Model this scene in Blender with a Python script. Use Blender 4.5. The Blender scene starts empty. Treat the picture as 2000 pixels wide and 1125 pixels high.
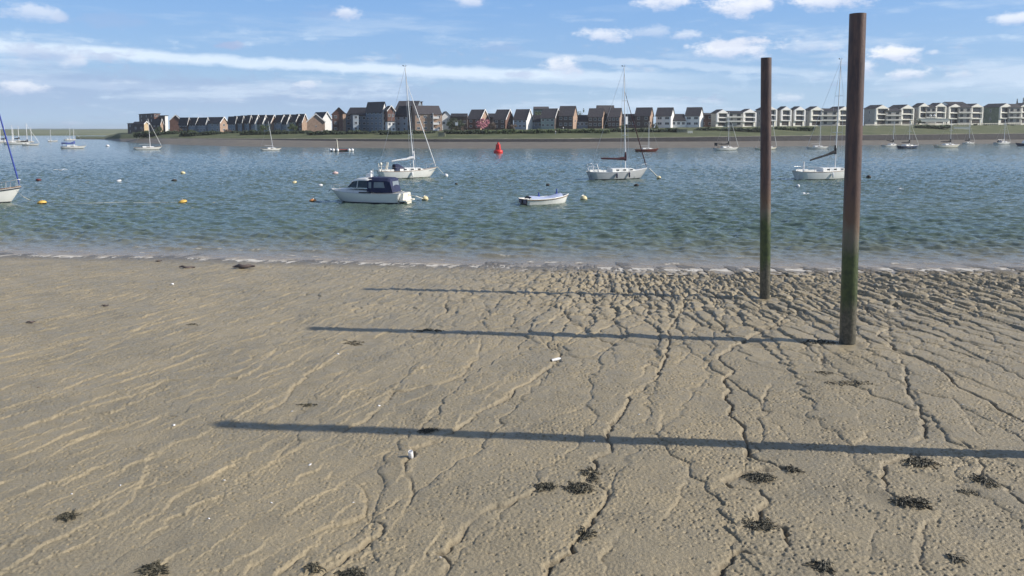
import bpy, math, random
import numpy as np
from mathutils import Vector, Matrix
random.seed(7)
S = bpy.context.scene
C = S.collection
# ------------------------------------------------------------------ camera
F = 1500.0          # focal length in photo pixels (photo is 2000 wide)
HOR = 253.0         # eye-level row of the photo
CH = 6.5            # eye height above the water
PITCH = math.atan((375.0-HOR)/F)
cam = bpy.data.objects.new('camera', bpy.data.cameras.new('camera')); C.objects.link(cam)
cam.data.sensor_width = 36; cam.data.lens = 36*F/2000
cam.data.shift_y = -187.5/2000
cam.data.clip_end = 8000; cam.data.clip_start = 0.1
cam.location = (0, 0, CH)
cam.rotation_euler = (math.pi/2-PITCH, 0, 0)
S.camera = cam
# ------------------------------------------------------------------ light
SUN_EL = math.radians(30.5)
SUN_AZ = math.radians(95.4)          # clockwise from +Y
sd = Vector((math.sin(SUN_AZ)*math.cos(SUN_EL), math.cos(SUN_AZ)*math.cos(SUN_EL), math.sin(SUN_EL)))
sun = bpy.data.objects.new('sun', bpy.data.lights.new('sun', 'SUN')); C.objects.link(sun)
sun.data.energy = 5.0; sun.data.angle = math.radians(0.5); sun.data.color = (1.0, 0.93, 0.83)
sun.rotation_euler = sd.to_track_quat('Z', 'Y').to_euler()
S.view_settings.view_transform = 'Standard'; S.view_settings.look = 'None'
S.view_settings.exposure = 0.12; S.view_settings.gamma = 1.0; S.view_settings.use_curve_mapping = False

def ray(px, py):
    dx = (px-1000)/F; dy = -(py-375)/F
    cp, sp = math.cos(PITCH), math.sin(PITCH)
    return Vector((dx, cp+dy*sp, -sp+dy*cp))
def AtZ(px, py, z=0.0):
    r = ray(px, py); t = (z-CH)/r.z; return Vector((0, 0, CH))+r*t
def AtY(px, py, Y):
    r = ray(px, py); t = Y/r.y; return Vector((0, 0, CH))+r*t
def zAt(py, Y): return AtY(1000, py, Y).z

# ------------------------------------------------------------------ sky
W = bpy.data.worlds.new('World'); S.world = W; W.use_nodes = True
nt = W.node_tree; nt.nodes.clear()
def N(t, **k):
    n = nt.nodes.new(t)
    for a, b in k.items(): setattr(n, a, b)
    return n
def L(a, b): nt.links.new(a, b)
def M(op, a, b=None, c=None, clamp=False):
    n = N('ShaderNodeMath', operation=op); n.use_clamp = clamp
    for i, v in enumerate((a, b, c)):
        if v is None: continue
        if isinstance(v, (int, float)): n.inputs[i].default_value = v
        else: L(v, n.inputs[i])
    return n.outputs[0]
def SM(v, lo, hi):
    n = N('ShaderNodeMapRange', interpolation_type='SMOOTHSTEP')
    n.inputs[1].default_value = lo; n.inputs[2].default_value = hi
    L(v, n.inputs[0]); return n.outputs[0]
def MIX(fac, a, b):
    n = N('ShaderNodeMix', data_type='RGBA')
    if isinstance(fac, (int, float)): n.inputs[0].default_value = fac
    else: L(fac, n.inputs[0])
    for s, v in ((6, a), (7, b)):
        if isinstance(v, tuple): n.inputs[s].default_value = (*v, 1)
        else: L(v, n.inputs[s])
    return n.outputs[2]
sky = N('ShaderNodeTexSky', sky_type='NISHITA'); sky.sun_disc = False
sky.sun_elevation = SUN_EL; sky.sun_rotation = SUN_AZ; sky.altitude = 0
sky.air_density = 1.0; sky.dust_density = 0.6; sky.ozone_density = 2.0
tc = N('ShaderNodeTexCoord'); sx = N('ShaderNodeSeparateXYZ'); L(tc.outputs['Generated'], sx.inputs[0])
az = M('ARCTAN2', sx.outputs[0], sx.outputs[1]); el = sx.outputs[2]
cb = N('ShaderNodeCombineXYZ'); L(az, cb.inputs[0]); L(el, cb.inputs[1]); P2 = cb.outputs[0]
def noise(scale, sx_=1, sy_=1, det=6, rough=.6, off=(0, 0, 0)):
    mp = N('ShaderNodeMapping'); mp.inputs['Scale'].default_value = (sx_, sy_, 1); mp.inputs['Location'].default_value = off
    L(P2, mp.inputs[0]); n = N('ShaderNodeTexNoise'); n.inputs['Scale'].default_value = scale
    n.inputs['Detail'].default_value = det; n.inputs['Roughness'].default_value = rough
    L(mp.outputs[0], n.inputs['Vector']); return n.outputs[0]
def azel(px, py):
    r = ray(px, py).normalized(); return math.atan2(r.x, r.y), r.z
skyc = N('ShaderNodeVectorMath', operation='SCALE'); L(sky.outputs[0], skyc.inputs[0]); skyc.inputs['Scale'].default_value = 0.12
hs = N('ShaderNodeHueSaturation'); hs.inputs['Saturation'].default_value = 0.92; hs.inputs['Value'].default_value = 1.0
L(skyc.outputs[0], hs.inputs['Color']); col = hs.outputs[0]
nA = noise(9, 1, 4.5); nB = noise(26, 1, 2.0, 8, .62, (3, 1, 0)); nC = noise(4, 1, 7, 6, .6, (9, 4, 0)); nD = noise(60, 1, 1.6, 6, .6, (5, 2, 0))
gr = N('ShaderNodeValToRGB'); cr_ = gr.color_ramp; cr_.elements[0].position = 0; cr_.elements[0].color = (.37, .54, .76, 1); cr_.elements[1].position = 1; cr_.elements[1].color = (.13, .18, .32, 1)
for p_, c_ in ((.07, (.29, .485, .79, 1)), (.17, (.195, .405, .79, 1)), (.40, (.20, .27, .41, 1))): e_ = cr_.elements.new(p_); e_.color = c_
L(el, gr.inputs[0]); col = MIX(.78, col, gr.outputs[0])
# broad milky veil low in the sky
e1 = azel(1000, 250)[1]; e2 = azel(1000, 60)[1]
low = SM(M('ADD', el, M('MULTIPLY', M('SUBTRACT', nC, .5), .10)), azel(1000, 130)[1], e1)
col = MIX(M('MULTIPLY', low, .75), col, (.45, .61, .79))
# thick grey-blue bank lower left
top = M('ADD', M('MULTIPLY', az, -0.035), azel(0, 100)[1]-.025)
bank = SM(M('SUBTRACT', M('ADD', top, M('MULTIPLY', M('SUBTRACT', nB, .5), .06)), el), -.002, .02)
bank = M('MULTIPLY', bank, SM(az, .10, -.25)); bank = M('MULTIPLY', bank, SM(el, -.01, .05))
col = MIX(M('MULTIPLY', bank, .75), col, (.36, .48, .70))
wisp = M('MULTIPLY', M('MULTIPLY', SM(nB, .52, .66), SM(nC, .44, .6)), M('MULTIPLY', SM(el, .135, .10), SM(el, .01, .05))); col = MIX(M('MULTIPLY', wisp, .55), col, (.62, .76, .93))
gw = M('MULTIPLY', M('MULTIPLY', SM(nD, .50, .62), SM(nA, .50, .62)), SM(el, .14, .07)); col = MIX(M('MULTIPLY', gw, .5), col, (.40, .50, .70))
# streaks in the lower right and left
st = M('MULTIPLY', SM(nC, .50, .68), SM(el, .20, .05)); col = MIX(M('MULTIPLY', st, .75), col, (.62, .74, .90))
st2 = M('MULTIPLY', SM(nA, .56, .74), SM(el, .24, .06)); col = MIX(M('MULTIPLY', st2, .6), col, (.70, .80, .93))
# long streak of high cloud sloping down to the right
def band(pa, pb, th, amt, colr):
    global col
    a0, b0 = azel(*pa); a1, b1 = azel(*pb); k = (b1-b0)/(a1-a0)
    line = M('ADD', M('MULTIPLY', M('SUBTRACT', az, a0), k), b0)
    d = M('ABSOLUTE', M('SUBTRACT', M('ADD', el, M('MULTIPLY', M('SUBTRACT', nB, .5), .014)), line))
    m = SM(d, th, th*.25); m = M('MULTIPLY', m, SM(az, a1+.10, a1-.22)); m = M('MULTIPLY', m, SM(az, a0-.06, a0+.04))
    m = M('MULTIPLY', m, M('ADD', .55, M('MULTIPLY', nA, .8)), clamp=True)
    col = MIX(M('MULTIPLY', m, amt), col, colr)
band((-200, 74), (1350, 152), .0095, .92, (.72, .84, .98))
band((1060, 108), (1750, 150), .006, .45, (.72, .82, .95))
band((760, 142), (1500, 175), .006, .40, (.68, .79, .94))
band((-200, 150), (420, 172), .007, .35, (.66, .78, .95))
puffs = [(60, 24, 55, 15, .55, 0), (150, 118, 20, 13, .6, 0), (45, 172, 38, 12, .7, 0), (680, 26, 26, 13, .75, 0), (603, 164, 26, 11, .6, 0),
 (918, 2, 32, 12, .7, 0), (1300, 4, 62, 15, .9, 0), (1460, 8, 80, 22, 1, 0), (1620, 3, 70, 15, .9, 0), (1180, 69, 46, 15, .8, 0), (1338, 70, 30, 9, .6, 0),
 (1430, 97, 85, 20, .95, 0), (1103, 130, 42, 19, .8, 0), (1750, 106, 38, 18, 1, 0), (1692, 134, 20, 20, .8, 0), (1774, 145, 34, 11, .8, 0), (1826, 103, 15, 6, .6, 0),
 (1985, 38, 30, 12, .8, 0), (1580, 92, 60, 13, .35, 0), (1260, 64, 50, 13, .4, 0), (1550, 192, 34, 9, .45, 0), (1880, 146, 25, 8, .4, 0), (210, 40, 70, 14, .25, 1),
 (445, 88, 28, 9, .8, 1), (205, 108, 46, 14, .6, 1), (90, 104, 60, 14, .5, 1), (1020, 145, 35, 8, .5, 1), (980, 92, 40, 12, .25, 1), (630, 28, 60, 10, .2, 1), (1450, 85, 60, 10, .3, 1)]
edge = M('ADD', M('MULTIPLY', M('SUBTRACT', nB, .5), 2.4), M('MULTIPLY', M('SUBTRACT', nD, .5), 1.3))
for (x, y, rx, ry, amt, kind) in puffs:
    a, b = azel(x, y)
    mp = N('ShaderNodeMapping', vector_type='TEXTURE'); mp.inputs['Location'].default_value = (a, b, 0)
    mp.inputs['Scale'].default_value = (rx/F*1.15, ry/F*1.15, 1); L(P2, mp.inputs[0])
    ln = N('ShaderNodeVectorMath', operation='LENGTH'); L(mp.outputs[0], ln.inputs[0])
    sp = N('ShaderNodeSeparateXYZ'); L(mp.outputs[0], sp.inputs[0])
    v = M('ADD', M('SUBTRACT', 1.0, ln.outputs['Value']), edge)
    m = M('MULTIPLY', SM(v, -.05, .75), amt*.94)
    if kind: c = (.40, .49, .72)
    else: c = MIX(SM(M('ADD', sp.outputs[1], M('MULTIPLY', M('SUBTRACT', nB, .5), 2)), -.7, .5), (.60, .68, .86), (.90, .93, 1.0))
    col = MIX(m, col, c)
bg = N('ShaderNodeBackground'); L(col, bg.inputs[0]); bg.inputs[1].default_value = 1.0
wo = N('ShaderNodeOutputWorld'); L(bg.outputs[0], wo.inputs[0])

# ------------------------------------------------------------------ materials
MATS = {}
def mat(name, c, rough=.6, var=.12, vs=2.0, metal=0.0, bump=0.0, bs=30.0, c2=None, spec=.5):
    if name in MATS: return MATS[name]
    m = bpy.data.materials.new(name); m.use_nodes = True; t = m.node_tree; b = t.nodes['Principled BSDF']
    b.inputs['Roughness'].default_value = rough; b.inputs['Metallic'].default_value = metal; b.inputs['Specular IOR Level'].default_value = spec
    g = t.nodes.new('ShaderNodeNewGeometry'); n = t.nodes.new('ShaderNodeTexNoise'); n.inputs['Scale'].default_value = vs; n.inputs['Detail'].default_value = 5
    t.links.new(g.outputs['Position'], n.inputs['Vector'])
    r = t.nodes.new('ShaderNodeValToRGB'); r.color_ramp.elements[0].position = .3; r.color_ramp.elements[1].position = .7
    lo = c2 if c2 else tuple(max(0, v*(1-var)) for v in c); hi = c if c2 else tuple(min(1, v*(1+var)) for v in c)
    r.color_ramp.elements[0].color = (*lo, 1); r.color_ramp.elements[1].color = (*hi, 1)
    t.links.new(n.outputs[0], r.inputs[0]); t.links.new(r.outputs[0], b.inputs['Base Color'])
    if bump:
        n2 = t.nodes.new('ShaderNodeTexNoise'); n2.inputs['Scale'].default_value = bs; n2.inputs['Detail'].default_value = 4
        t.links.new(g.outputs['Position'], n2.inputs['Vector']); bb = t.nodes.new('ShaderNodeBump'); bb.inputs['Strength'].default_value = bump; bb.inputs['Distance'].default_value = .05
        t.links.new(n2.outputs[0], bb.inputs['Height']); t.links.new(bb.outputs[0], b.inputs['Normal'])
    MATS[name] = m; return m
gel = mat('gelcoat white', (.78, .78, .75), .25, .04)
cream = mat('cream gelcoat', (.80, .76, .64), .3, .05)
greyhull = mat('grey gelcoat', (.50, .51, .52), .3, .05)
navy = mat('navy canvas', (.018, .026, .075), .8, .2)
blueh = mat('dark blue hull', (.03, .05, .10), .3, .1)
antif = mat('antifouling', (.03, .03, .045), .6, .3)
redant = mat('red antifouling', (.13, .022, .018), .6, .3)
dkwin = mat('tinted window', (.02, .028, .035), .08, .1)
alu = mat('anodised aluminium', (.62, .63, .64), .35, .05, metal=.3)
whitep = mat('white paint', (.8, .8, .8), .35, .04)
steel = mat('stainless rail', (.6, .6, .6), .3, .05, metal=.6)
maroon = mat('maroon canvas', (.045, .010, .018), .85, .2)
blackc = mat('black canvas', (.015, .017, .022), .8, .2)
bluec = mat('blue sailcloth', (.03, .06, .32), .7, .15)
rope = mat('pale rope', (.6, .6, .55), .8, .1)
wood = mat('weathered teak', (.30, .18, .10), .6, .3)
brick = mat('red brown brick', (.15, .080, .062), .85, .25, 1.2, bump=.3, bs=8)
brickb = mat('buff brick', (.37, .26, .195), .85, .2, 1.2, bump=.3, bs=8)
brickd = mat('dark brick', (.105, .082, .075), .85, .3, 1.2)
wrend = mat('white render', (.80, .79, .77), .75, .06)
crend = mat('cream render', (.80, .78, .70), .75, .06)
brend = mat('blue grey wall and shade tint', (.20, .245, .30), .7, .12)  # on the left terraces this colour holds the bluish shade of skylight
grend = mat('green grey cladding', (.17, .21, .19), .7, .15)
timber = mat('silvered timber cladding', (.42, .40, .36), .8, .25, 3)
roofm = mat('dark slate roof', (.026, .025, .032), .7, .3, 1.5)
roofb = mat('brown slate roof', (.075, .067, .070), .7, .3, 1.5)
glass = mat('window glass', (.03, .035, .045), .08, .2)
wframe = mat('window frame paint', (.7, .7, .7), .5, .05)
dkframe = mat('dark recess', (.04, .035, .035), .8, .3)

# ------------------------------------------------------------------ mesh helpers
class MB:
    def __init__(s): s.v = []; s.f = []; s.m = []; s.sm = []
    def add(s, vs, fs, m=0, smooth=False):
        o = len(s.v); s.v += [tuple(v) for v in vs]; s.f += [tuple(i+o for i in f) for f in fs]; s.m += [m]*len(fs); s.sm += [smooth]*len(fs); return s
    def box(s, c, d, m=0, rot=None, taper=1.0):
        c = Vector(c); vs = []
        for z in (-.5, .5):
            k = taper if z > 0 else 1
            for x, y in ((-.5, -.5), (.5, -.5), (.5, .5), (-.5, .5)):
                v = Vector((x*d[0]*k, y*d[1]*k, z*d[2]))
                if rot is not None: v = rot @ v
                vs.append(c+v)
        return s.add(vs, [(0, 3, 2, 1), (4, 5, 6, 7), (0, 1, 5, 4), (1, 2, 6, 5), (2, 3, 7, 6), (3, 0, 4, 7)], m)
    def tube(s, pts, r, m=0, n=8, cap=True):
        pts = [Vector(p) for p in pts]
        if not hasattr(r, '__len__'): r = [r]*len(pts)
        vs = []; fs = []
        for i, p in enumerate(pts):
            d = (pts[min(i+1, len(pts)-1)]-pts[max(i-1, 0)]); d = d.normalized() if d.length > 1e-9 else Vector((0, 0, 1))
            a = d.cross(Vector((0, 0, 1)) if abs(d.z) < .9 else Vector((1, 0, 0))).normalized(); b = d.cross(a)
            for j in range(n):
                t = 2*math.pi*j/n; vs.append(p+(a*math.cos(t)+b*math.sin(t))*r[i])
        for i in range(len(pts)-1):
            for j in range(n):
                k = (j+1) % n; fs.append((i*n+j, i*n+k, (i+1)*n+k, (i+1)*n+j))
        s.add(vs, fs, m, n > 5)
        if cap: s.add(vs[:n], [tuple(range(n))], m); s.add(vs[-n:], [tuple(range(n))[::-1]], m)
        return s
    def rev(s, prof, c=(0, 0, 0), m=0, n=16):
        vs = []; fs = []
        for (r, z) in prof:
            for j in range(n):
                t = 2*math.pi*j/n; vs.append((c[0]+r*math.cos(t), c[1]+r*math.sin(t), c[2]+z))
        for i in range(len(prof)-1):
            for j in range(n):
                k = (j+1) % n; fs.append((i*n+j, i*n+k, (i+1)*n+k, (i+1)*n+j))
        return s.add(vs, fs, m, True)
    def loft(s, secs, mf=None, m=0, smooth=True, caps=True):
        n = len(secs[0]); vs = [p for sec in secs for p in sec]; o = len(s.v); s.v += [tuple(v) for v in vs]
        for i in range(len(secs)-1):
            for j in range(n-1):
                s.f.append((o+i*n+j, o+(i+1)*n+j, o+(i+1)*n+j+1, o+i*n+j+1)); s.m.append(mf[j] if mf else m); s.sm.append(smooth)
        if caps:
            s.f.append(tuple(o+j for j in range(n))); s.m.append(m); s.sm.append(False)
            s.f.append(tuple(o+(len(secs)-1)*n+j for j in range(n))[::-1]); s.m.append(m); s.sm.append(False)
        return s
def obj(name, mb, mats, parent=None, **tags):
    me = bpy.data.meshes.new(name); me.from_pydata(mb.v, [], mb.f)
    if not isinstance(mats, (list, tuple)): mats = [mats]
    for m in mats: me.materials.append(m)
    me.polygons.foreach_set('material_index', mb.m); me.polygons.foreach_set('use_smooth', mb.sm); me.update()
    o = bpy.data.objects.new(name, me); C.objects.link(o)
    if parent: o.parent = parent
    for k, v in tags.items(): o[k] = v
    return o
def thing(name, label, cat, loc=(0, 0, 0), rz=0, group=None):
    o = bpy.data.objects.new(name, None); C.objects.link(o); o.location = loc; o.rotation_euler = (0, 0, rz); o.empty_display_size = .2
    o['label'] = label; o['category'] = cat
    if group: o['group'] = group
    return o
def tag(o, label, cat, group=None):
    o['label'] = label; o['category'] = cat
    if group: o['group'] = group
    return o
def grid(name, X, Y, Z, mat_, kind=None, attrs=None):
    r, c = X.shape; me = bpy.data.meshes.new(name); me.vertices.add(r*c)
    me.vertices.foreach_set('co', np.stack([X, Y, Z], -1).astype(np.float32).ravel())
    i = np.arange(r*c).reshape(r, c); q = np.stack([i[:-1, :-1], i[:-1, 1:], i[1:, 1:], i[1:, :-1]], -1).reshape(-1, 4)
    me.loops.add(q.size); me.loops.foreach_set('vertex_index', q.ravel().astype(np.int32))
    me.polygons.add(len(q)); me.polygons.foreach_set('loop_start', np.arange(0, q.size, 4, dtype=np.int32)); me.polygons.foreach_set('loop_total', np.full(len(q), 4, np.int32))
    me.polygons.foreach_set('use_smooth', np.ones(len(q), bool)); me.update(calc_edges=True)
    for k, a in (attrs or {}).items():
        at = me.attributes.new(k, 'FLOAT', 'POINT'); at.data.foreach_set('value', a.astype(np.float32).ravel())
    me.materials.append(mat_); o = bpy.data.objects.new(name, me); C.objects.link(o)
    if kind: o['kind'] = kind
    return o
# ------------------------------------------------------------------ numpy noise
def _h(ix, iy, s):
    h = (ix.astype(np.int64)*374761393+iy.astype(np.int64)*668265263+s*974634777) & 0xffffffff
    h = ((h ^ (h >> 13))*1274126177) & 0xffffffff; h = ((h ^ (h >> 16))*2246822519) & 0xffffffff
    return (h ^ (h >> 15)) & 0xffffffff
def perlin(x, y, s=0):
    x0 = np.floor(x); y0 = np.floor(y); fx = x-x0; fy = y-y0; u = fx*fx*fx*(fx*(fx*6-15)+10); v = fy*fy*fy*(fy*(fy*6-15)+10)
    def g(dx, dy):
        a = _h(x0+dx, y0+dy, s)/4294967295.0*2*np.pi; return np.cos(a)*(fx-dx)+np.sin(a)*(fy-dy)
    a = g(0, 0); b = g(1, 0); c = g(0, 1); d = g(1, 1)
    return ((a+(b-a)*u)+((c+(d-c)*u)-(a+(b-a)*u))*v)*1.5
def fbm(x, y, s=0, o=4, g=.5):
    r = 0; a = 1; t = 0
    for i in range(o): r = r+a*perlin(x*2**i+i*17.3, y*2**i-i*9.1, s+i); t += a; a *= g
    return r/t
def voro(x, y, s=0, jit=.9):
    x0 = np.floor(x); y0 = np.floor(y); f1 = np.full(x.shape, 9.); f2 = np.full(x.shape, 9.); cx = np.zeros(x.shape); cy = np.zeros(x.shape); hh = np.zeros(x.shape)
    for dx in (-1, 0, 1):
        for dy in (-1, 0, 1):
            h = _h(x0+dx, y0+dy, s); a = (h & 0xffff)/65535.; b = (h >> 16)/65535.
            qx = x0+dx+.5+(a-.5)*jit; qy = y0+dy+.5+(b-.5)*jit; d = np.hypot(qx-x, qy-y)
            n = d < f1; f2 = np.where(n, f1, np.minimum(f2, d)); cx = np.where(n, x-qx, cx); cy = np.where(n, y-qy, cy); hh = np.where(n, a*.7+b*.3, hh); f1 = np.where(n, d, f1)
    return f1, f2, cx, cy, hh
def sstep(a, b, x): t = np.clip((x-a)/(b-a), 0, 1); return t*t*(3-2*t)

# ------------------------------------------------------------------ the mud flat
shore_px = [(-300, 494), (0, 498.5), (350, 505), (700, 514), (950, 521), (1300, 526.5), (1500, 527), (2000, 526), (2300, 525)]
_s = [AtZ(a, b, 0) for a, b in shore_px]; SHX = [p.x for p in _s]; SHY = [p.y for p in _s]
def shoreY(X): return np.interp(X, SHX, SHY)
SL = .024
def mudbase(X, Y): return SL*(shoreY(X)-Y)
def OnMud(px, py):
    z = 0.3
    for _ in range(8):
        p = AtZ(px, py, z); z = float(mudbase(p.x, p.y))
    return p
# channels traced in the photograph: (points, groove depth, half width, step height)
chan = [
 ([(1340, 575), (1330, 610), (1310, 640), (1308, 660), (1305, 700), (1282, 745), (1245, 765), (1228, 772), (1232, 795), (1220, 800), (1200, 830), (1188, 850), (1192, 880), (1160, 895), (1166, 915), (1150, 940), (1195, 960), (1185, 985), (1165, 1010), (1140, 1040), (1132, 1078), (1075, 1105), (1060, 1135)], .05, .05, .03),
 ([(1545, 625), (1530, 632), (1480, 650), (1440, 672), (1405, 700), (1432, 725), (1420, 740), (1428, 765), (1422, 776), (1436, 797), (1426, 807), (1455, 825), (1457, 850), (1463, 872), (1476, 895), (1530, 912), (1470, 914), (1435, 925), (1415, 938), (1430, 950), (1490, 960), (1502, 985), (1482, 1003), (1465, 1020), (1530, 1025), (1545, 1060), (1540, 1086), (1500, 1086), (1440, 1080), (1415, 1105), (1405, 1140)], .065, .055, .035),
 ([(1045, 650), (1075, 680), (1100, 690), (1088, 706), (1050, 735), (1010, 765), (950, 800), (895, 840), (860, 858), (810, 875), (800, 900), (802, 960), (790, 1010)], .04, .045, .045),
 ([(1070, 952), (1040, 962), (990, 985), (940, 1010), (905, 1035), (885, 1068), (862, 1080), (877, 1100), (868, 1140)], .03, .05, .045),
 ([(690, 940), (716, 965), (712, 1000), (690, 1008), (600, 1050), (520, 1085), (455, 1135)], .015, .05, .06),
 ([(712, 1000), (742, 1025), (747, 1042), (700, 1075), (640, 1110), (600, 1140)], .03, .05, .03),
 ([(2040, 845), (1960, 802), (1900, 765), (1868, 752), (1860, 735), (1800, 700), (1755, 685), (1720, 655), (1742, 635), (1700, 610), (1690, 590)], .06, .055, .03),
 ([(1755, 688), (1772, 722), (1770, 760), (1800, 800), (1806, 850), (1788, 870), (1800, 885), (1740, 905), (1725, 930), (1738, 955), (1800, 985), (1835, 1000)], .05, .055, .035),
 ([(1870, 855), (1890, 870), (1925, 910), (1932, 930), (1975, 960), (2030, 1000)], .04, .05, .03),
 ([(1840, 1000), (1800, 1030), (1785, 1060), (1800, 1085), (1830, 1140)], .03, .05, .03),
 ([(1545, 1065), (1590, 1090), (1600, 1140)], .03, .05, .03),
 ([(875, 575), (868, 610), (840, 625)], .05, .05, .02),
 ([(705, 650), (682, 672), (655, 690), (600, 735), (545, 790), (480, 825)], .02, .05, .04),
 ([(1120, 600), (1080, 625), (1050, 655)], .04, .05, .03), ([(1480, 650), (1500, 640), (1560, 620)], .04, .05, .02),
 ([(945, 640), (938, 690), (905, 735), (860, 750), (770, 765), (762, 785), (700, 830), (640, 860)], .025, .05, .035),
 ([(765, 1150), (790, 1100)], .02, .05, .02), ([(1345, 920), (1335, 970), (1300, 1010), (1290, 1060)], .015, .05, .03), ([(1220, 1030), (1190, 1075), (1165, 1135)], .01, .05, .03),
 ([(1290, 690), (1262, 720), (1235, 760)], .02, .04, .03), ([(1540, 720), (1500, 760), (1490, 800), (1540, 850), (1560, 880)], .02, .045, .025), ([(1600, 650), (1610, 720), (1680, 745), (1720, 755)], .03, .05, .02),
 ([(1620, 760), (1680, 800), (1690, 850), (1660, 880), (1640, 960), (1660, 1010)], .012, .05, .03), ([(1870, 780), (1900, 830), (1940, 860)], .02, .04, .03), ([(1290, 790), (1300, 840), (1370, 900)], .01, .05, .025)]
terr = [[(0, 752), (120, 727), (190, 692), (262, 655), (330, 640), (420, 612)], [(0, 800), (100, 770), (185, 735), (300, 700)], [(0, 852), (90, 822), (170, 798), (260, 775), (320, 745), (440, 738), (520, 700), (580, 655)],
 [(0, 945), (60, 905), (112, 883), (162, 855), (240, 835), (330, 800)], [(0, 905), (70, 878), (150, 845), (210, 828)], [(440, 828), (385, 855), (350, 866), (292, 900), (284, 935), (280, 960), (225, 1000), (180, 1020)], [(0, 1055), (90, 1015), (170, 1000), (260, 955), (300, 930)],
 [(60, 1080), (160, 1030), (250, 985)], [(230, 1075), (300, 1005), (350, 975), (395, 945), (450, 915)], [(455, 960), (470, 935), (540, 900), (600, 868), (640, 850)], [(0, 1120), (60, 1085), (110, 1050)], [(570, 1140), (620, 1110), (700, 1065)],
 [(0, 700), (60, 690), (140, 668), (230, 650)], [(160, 668), (240, 660), (330, 615), (390, 600), (480, 570)], [(400, 760), (500, 738), (560, 715), (600, 690), (640, 665)], [(480, 805), (560, 770), (600, 740)], [(260, 780), (255, 765), (330, 740)],
 [(640, 825), (700, 800), (760, 770), (790, 735), (870, 700)], [(840, 830), (850, 800), (900, 775), (1000, 740)], [(0, 640), (90, 625), (180, 610)], [(1000, 580), (960, 620), (900, 640)], [(650, 900), (640, 960), (560, 1010)], [(20, 1000), (110, 960), (180, 915), (245, 895)], [(570, 870), (520, 910), (480, 945)]]
def build_mud():
    nr, nc = 1050, 1420
    q = np.linspace(0, 1, nr); Y0, Y1 = 8.6, 44.
    Yr = .62/(1/Y1+(1/Y0-1/Y1)*(1-q)) + .38*Y0*(Y1/Y0)**q; Yr = Y0+(Yr-Yr[0])*(Y1-Y0)/(Yr[-1]-Yr[0])
    t = np.interp(np.linspace(0, 1, nc), [0, .045, .955, 1], [-1.2, -.72, .72, 1.2]); Yg = np.repeat(Yr[:, None], nc, 1); X = t[None, :]*(Yg+1.0)+0*Yg; Y = Yg
    Z = mudbase(X, Y)+.03*fbm(X/5, Y/5, 3, 3)
    wx = .16*fbm(X/.9, Y/.9, 11, 3)+.09*np.abs(perlin(X/.34, Y/.40, 13))+.022*perlin(X/.07, Y/.07, 17); wy = .16*fbm(X/.9, Y/.9, 21, 3)+.06*perlin(X/.22, Y/.22, 15)
    Xw = X+wx; Yw = Y+wy
    depth_var = np.clip(.85+1.3*fbm(X/.9, Y/1.1, 5, 2), .15, 1.7)
    G = np.zeros(X.shape); ST = np.zeros(X.shape)
    def carve(pts, dep, hw, stp):
        w = [OnMud(*p) for p in pts]; P = np.array([(p.x, p.y) for p in w]); R = 1.0
        m = (X > P[:, 0].min()-R) & (X < P[:, 0].max()+R) & (Y > P[:, 1].min()-R) & (Y < P[:, 1].max()+R)
        if not m.any(): return
        x = Xw[m]; y = Yw[m]; best = np.full(x.shape, 9.); sg = np.zeros(x.shape); tt = np.zeros(x.shape)
        for i in range(len(P)-1):
            a = P[i]; b = P[i+1]; d = b-a; l2 = (d**2).sum(); u = np.clip(((x-a[0])*d[0]+(y-a[1])*d[1])/l2, 0, 1)
            ex = x-a[0]-u*d[0]; ey = y-a[1]-u*d[1]; dd = np.hypot(ex, ey); n = np.array([d[1], -d[0]])
            if n[0] < 0: n = -n
            k = dd < best; best = np.where(k, dd, best); sg = np.where(k, np.sign(ex*n[0]+ey*n[1]), sg); tt = np.where(k, (i+u)/(len(P)-1), tt)
        endf = np.clip(np.minimum(tt, 1-tt)*len(P)*1.2, 0, 1); dv = depth_var[m]
        g = dep*np.exp(-(best/hw/.85)**2*np.where(sg > 0, 2.4, 1.0))*endf*dv
        # raised lobe on the left of the line, lower ground on its right
        s = stp*endf*dv*np.where(sg > 0, -1., 1.)*np.exp(-best/.45)*.5*(1-np.exp(-(best/.009)))
        G[m] = np.maximum(G[m], g); ST[m] = ST[m]+s
    for (pts, d, w, s) in chan: carve(pts, d*1.35, w*1.0, s*.7)
    for pts in terr: carve(pts, .012, .03, .026)
    # procedural networks of rills and lobes
    lobex = X+.30*np.abs(perlin(X/.55, Y/.7, 31))+.22*fbm(X/1.6, Y/2.2, 33, 3); lobey = Y+.25*fbm(X/.8, Y/.9, 35, 3)
    k = np.interp(X, [-22, -12, -5, 2, 6, 11, 22], [.66, .46, .38, .30, .12, -.06, -.22])
    xr = lobex-k*(lobey-16)
    right = sstep(-6, 4, X-.35*(Y-24)) ; D = shoreY(X)-Y
    def net(sx, sy, seed, amp, hw, tilt, mask, gm=1.0):
        f1, f2, cx, cy, hh = voro(xr/sx, lobey/sy, seed, .95); e = (f2-f1)
        g = np.exp(-(e/hw)**2); rnd = (.35+1.0*_hn(hh))
        return mask*(-amp*g*rnd*gm-tilt*cx*(.4+1.2*hh)+.35*amp*(1-np.exp(-(e/.5)**2)))
    def _hn(h): return h
    far1 = sstep(21, 8, D)              # closer to the water: stronger relief
    A = net(1.7, 5.5, 41, .040, .046, .034, (.5+.5*right)*sstep(40, 12, D)*(.7+.3*far1), .35+.65*right)
    B = net(1.0, 2.4, 43, .058, .075, .046, (.12+.95*right)*sstep(19, 9, D)*sstep(-1.5, 3, D))
    Cc = net(.60, 1.15, 45, .070, .12, .05, sstep(.1, 1.2, D)*(.10+.95*sstep(-9, 3, X-.1*Y))*sstep(13, 6.5, D))
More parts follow.
